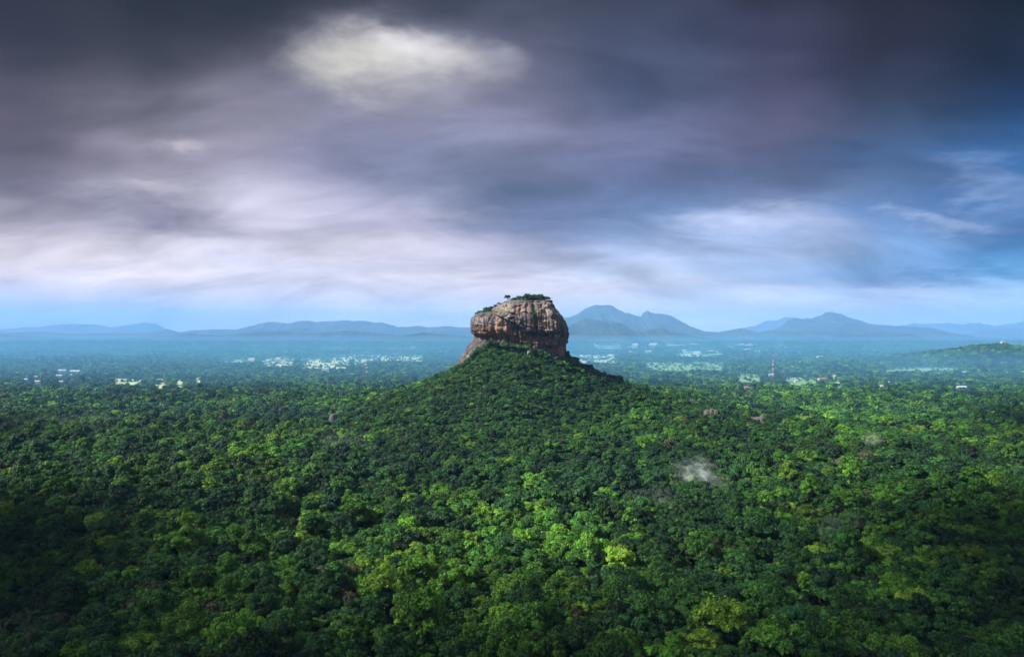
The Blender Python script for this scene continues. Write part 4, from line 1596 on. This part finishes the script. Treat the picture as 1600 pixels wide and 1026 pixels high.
mist(1087, 744, 522, 24, 15, 16, 0.085, 'brightest white wisp of mist over the nearer treetops', 1)
mist(1112, 754, 512, 20, 14, 9, 0.022, 'thin bluish wisp just right of the brightest one', 9)
mist(1020, 780, 450, 24, 18, 10, 0.010, 'faint grey wisp below and left of the brightest one', 2)
mist(1362, 688, 690, 16, 14, 11, 0.036, 'small white wisp on the right half of the forest', 3)
mist(1310, 820, 395, 24, 18, 12, 0.008, 'thin greyish veil above brown treetops at right', 4)
mist(110, 664, 840, 130, 70, 14, 0.0035, 'broad thin blue veil over trees at left', 5)
mist(532, 692, 690, 45, 30, 14, 0.006, 'faint blue veil left of the hill foot', 6)
mist(1440, 580, 1850, 150, 80, 16, 0.010, 'cyan mist strip on the plain before the right hill', 7, (0.45, 0.8, 1.0))

# ------------------------------------------------------------------ the blue air
mh, th_, oh = newmat('haze')
pv = nd(th_, 'ShaderNodeVolumePrincipled')
pv.inputs['Color'].default_value = (0.24, 0.52, 0.98, 1)
pv.inputs['Density'].default_value = 0.36e-4
pv.inputs['Anisotropy'].default_value = 0.0
th_.links.new(pv.outputs[0], oh.inputs['Volume'])
hb_ = MB()
X0, X1, Y0, Y1, Z0, Z1 = -11800, 11800, -3000, 14600, -40, 540
hb_.box(((X0 + X1) / 2, (Y0 + Y1) / 2, (Z0 + Z1) / 2), (X1 - X0, Y1 - Y0, Z1 - Z0))
ho = hb_.build('haze', mh)
tag(ho, 'blue haze filling the air over the plain', None, None, 'stuff')

# low banks of ground mist lying over the far plain, thinning upward
for (zt_m, y0_m, y1_m, dn_m, lb_m) in ((30, 820, 4300, 1.4e-4, 'lowest blue mist over the far plain'), (52, 1200, 4300, 2.4e-4, 'denser blue mist over the far plain'), (85, 1350, 5600, 1.5e-4, 'thin blue mist over the far plain'), (440, 4300, 13300, 1.05e-4, 'pale blue air in front of the mountains')):
    mm_, tm_, om_ = newmat('ground_mist')
    pv = nd(tm_, 'ShaderNodeVolumePrincipled')
    pv.inputs['Color'].default_value = (0.15, 0.46, 0.86, 1) if zt_m < 100 else (0.22, 0.50, 1.0, 1)
    pv.inputs['Density'].default_value = dn_m
    pv.inputs['Anisotropy'].default_value = 0.0
    tm_.links.new(pv.outputs[0], om_.inputs['Volume'])
    gm_ = MB()
    gm_.box((0, (y0_m + y1_m) / 2, (zt_m - 30) / 2 - zt_m * 0.01), (12000 + zt_m if zt_m < 100 else 21500, y1_m - y0_m, zt_m + 30))
    tag(gm_.build('ground_mist', mm_), lb_m, None, None, 'stuff')

# clouds added out of view overhead to shade the nearer forest
mc_ = simple_mat('added_cloud_grey', (0.75, 0.76, 0.80), 1.0)


def added_cloud(x, y, z, w, d, h_, seed, label):
    nu, nv = 90, 40
    T, Pq = np.meshgrid(np.linspace(0, 2 * np.pi, nu, endpoint=False), np.linspace(0.0, np.pi, nv))
    ux, uy, uz = np.sin(Pq) * np.cos(T), np.sin(Pq) * np.sin(T), np.cos(Pq)
    k = 1 + 0.35 * fbm(ux * 1.8, uy * 1.8, uz * 1.8, 4, seed)
    v = np.stack([(ux * k * w).ravel(), (uy * k * d).ravel(), (uz * k * h_).ravel()], 1)
    i = np.arange(nu * nv).reshape(nv, nu)
    a_, d_ = i[:-1], i[1:]
    f = np.stack([a_.ravel(), d_.ravel(), np.roll(d_, -1, 1).ravel(), np.roll(a_, -1, 1).ravel()], 1)
    o = obj('added_cloud', mesh_np('added_cloud', v, f, (mc_,), True))
    o.location = (x, y, z)
    tag(o, label, None, None, 'stuff')


# each one throws its soft shade on the ground point (tx, ty)
for (tx, ty, zc_, w_, d_, sd_, lb_) in ((-340, 300, 1090, 210, 200, 5, 'added cloudlike blocker out of view that shades the lower left of the forest'), (330, 310, 1240, 170, 180, 6, 'added cloudlike blocker out of view that shades the lower right of the forest'),
                                        (10, 215, 1420, 300, 70, 7, 'long added cloudlike blocker out of view that shades the trees nearest the viewpoint'),
                                        (-760, 700, 1100, 210, 260, 8, 'added cloudlike blocker out of view that shades the left edge of the forest'), (830, 760, 1100, 200, 280, 9, 'added cloudlike blocker out of view that shades the right edge of the forest')):
    q_ = zc_ / math.tan(SUN_EL)
    added_cloud(tx + math.sin(SUN_AZ) * q_, ty + math.cos(SUN_AZ) * q_, zc_, w_, d_, 45, sd_, lb_)
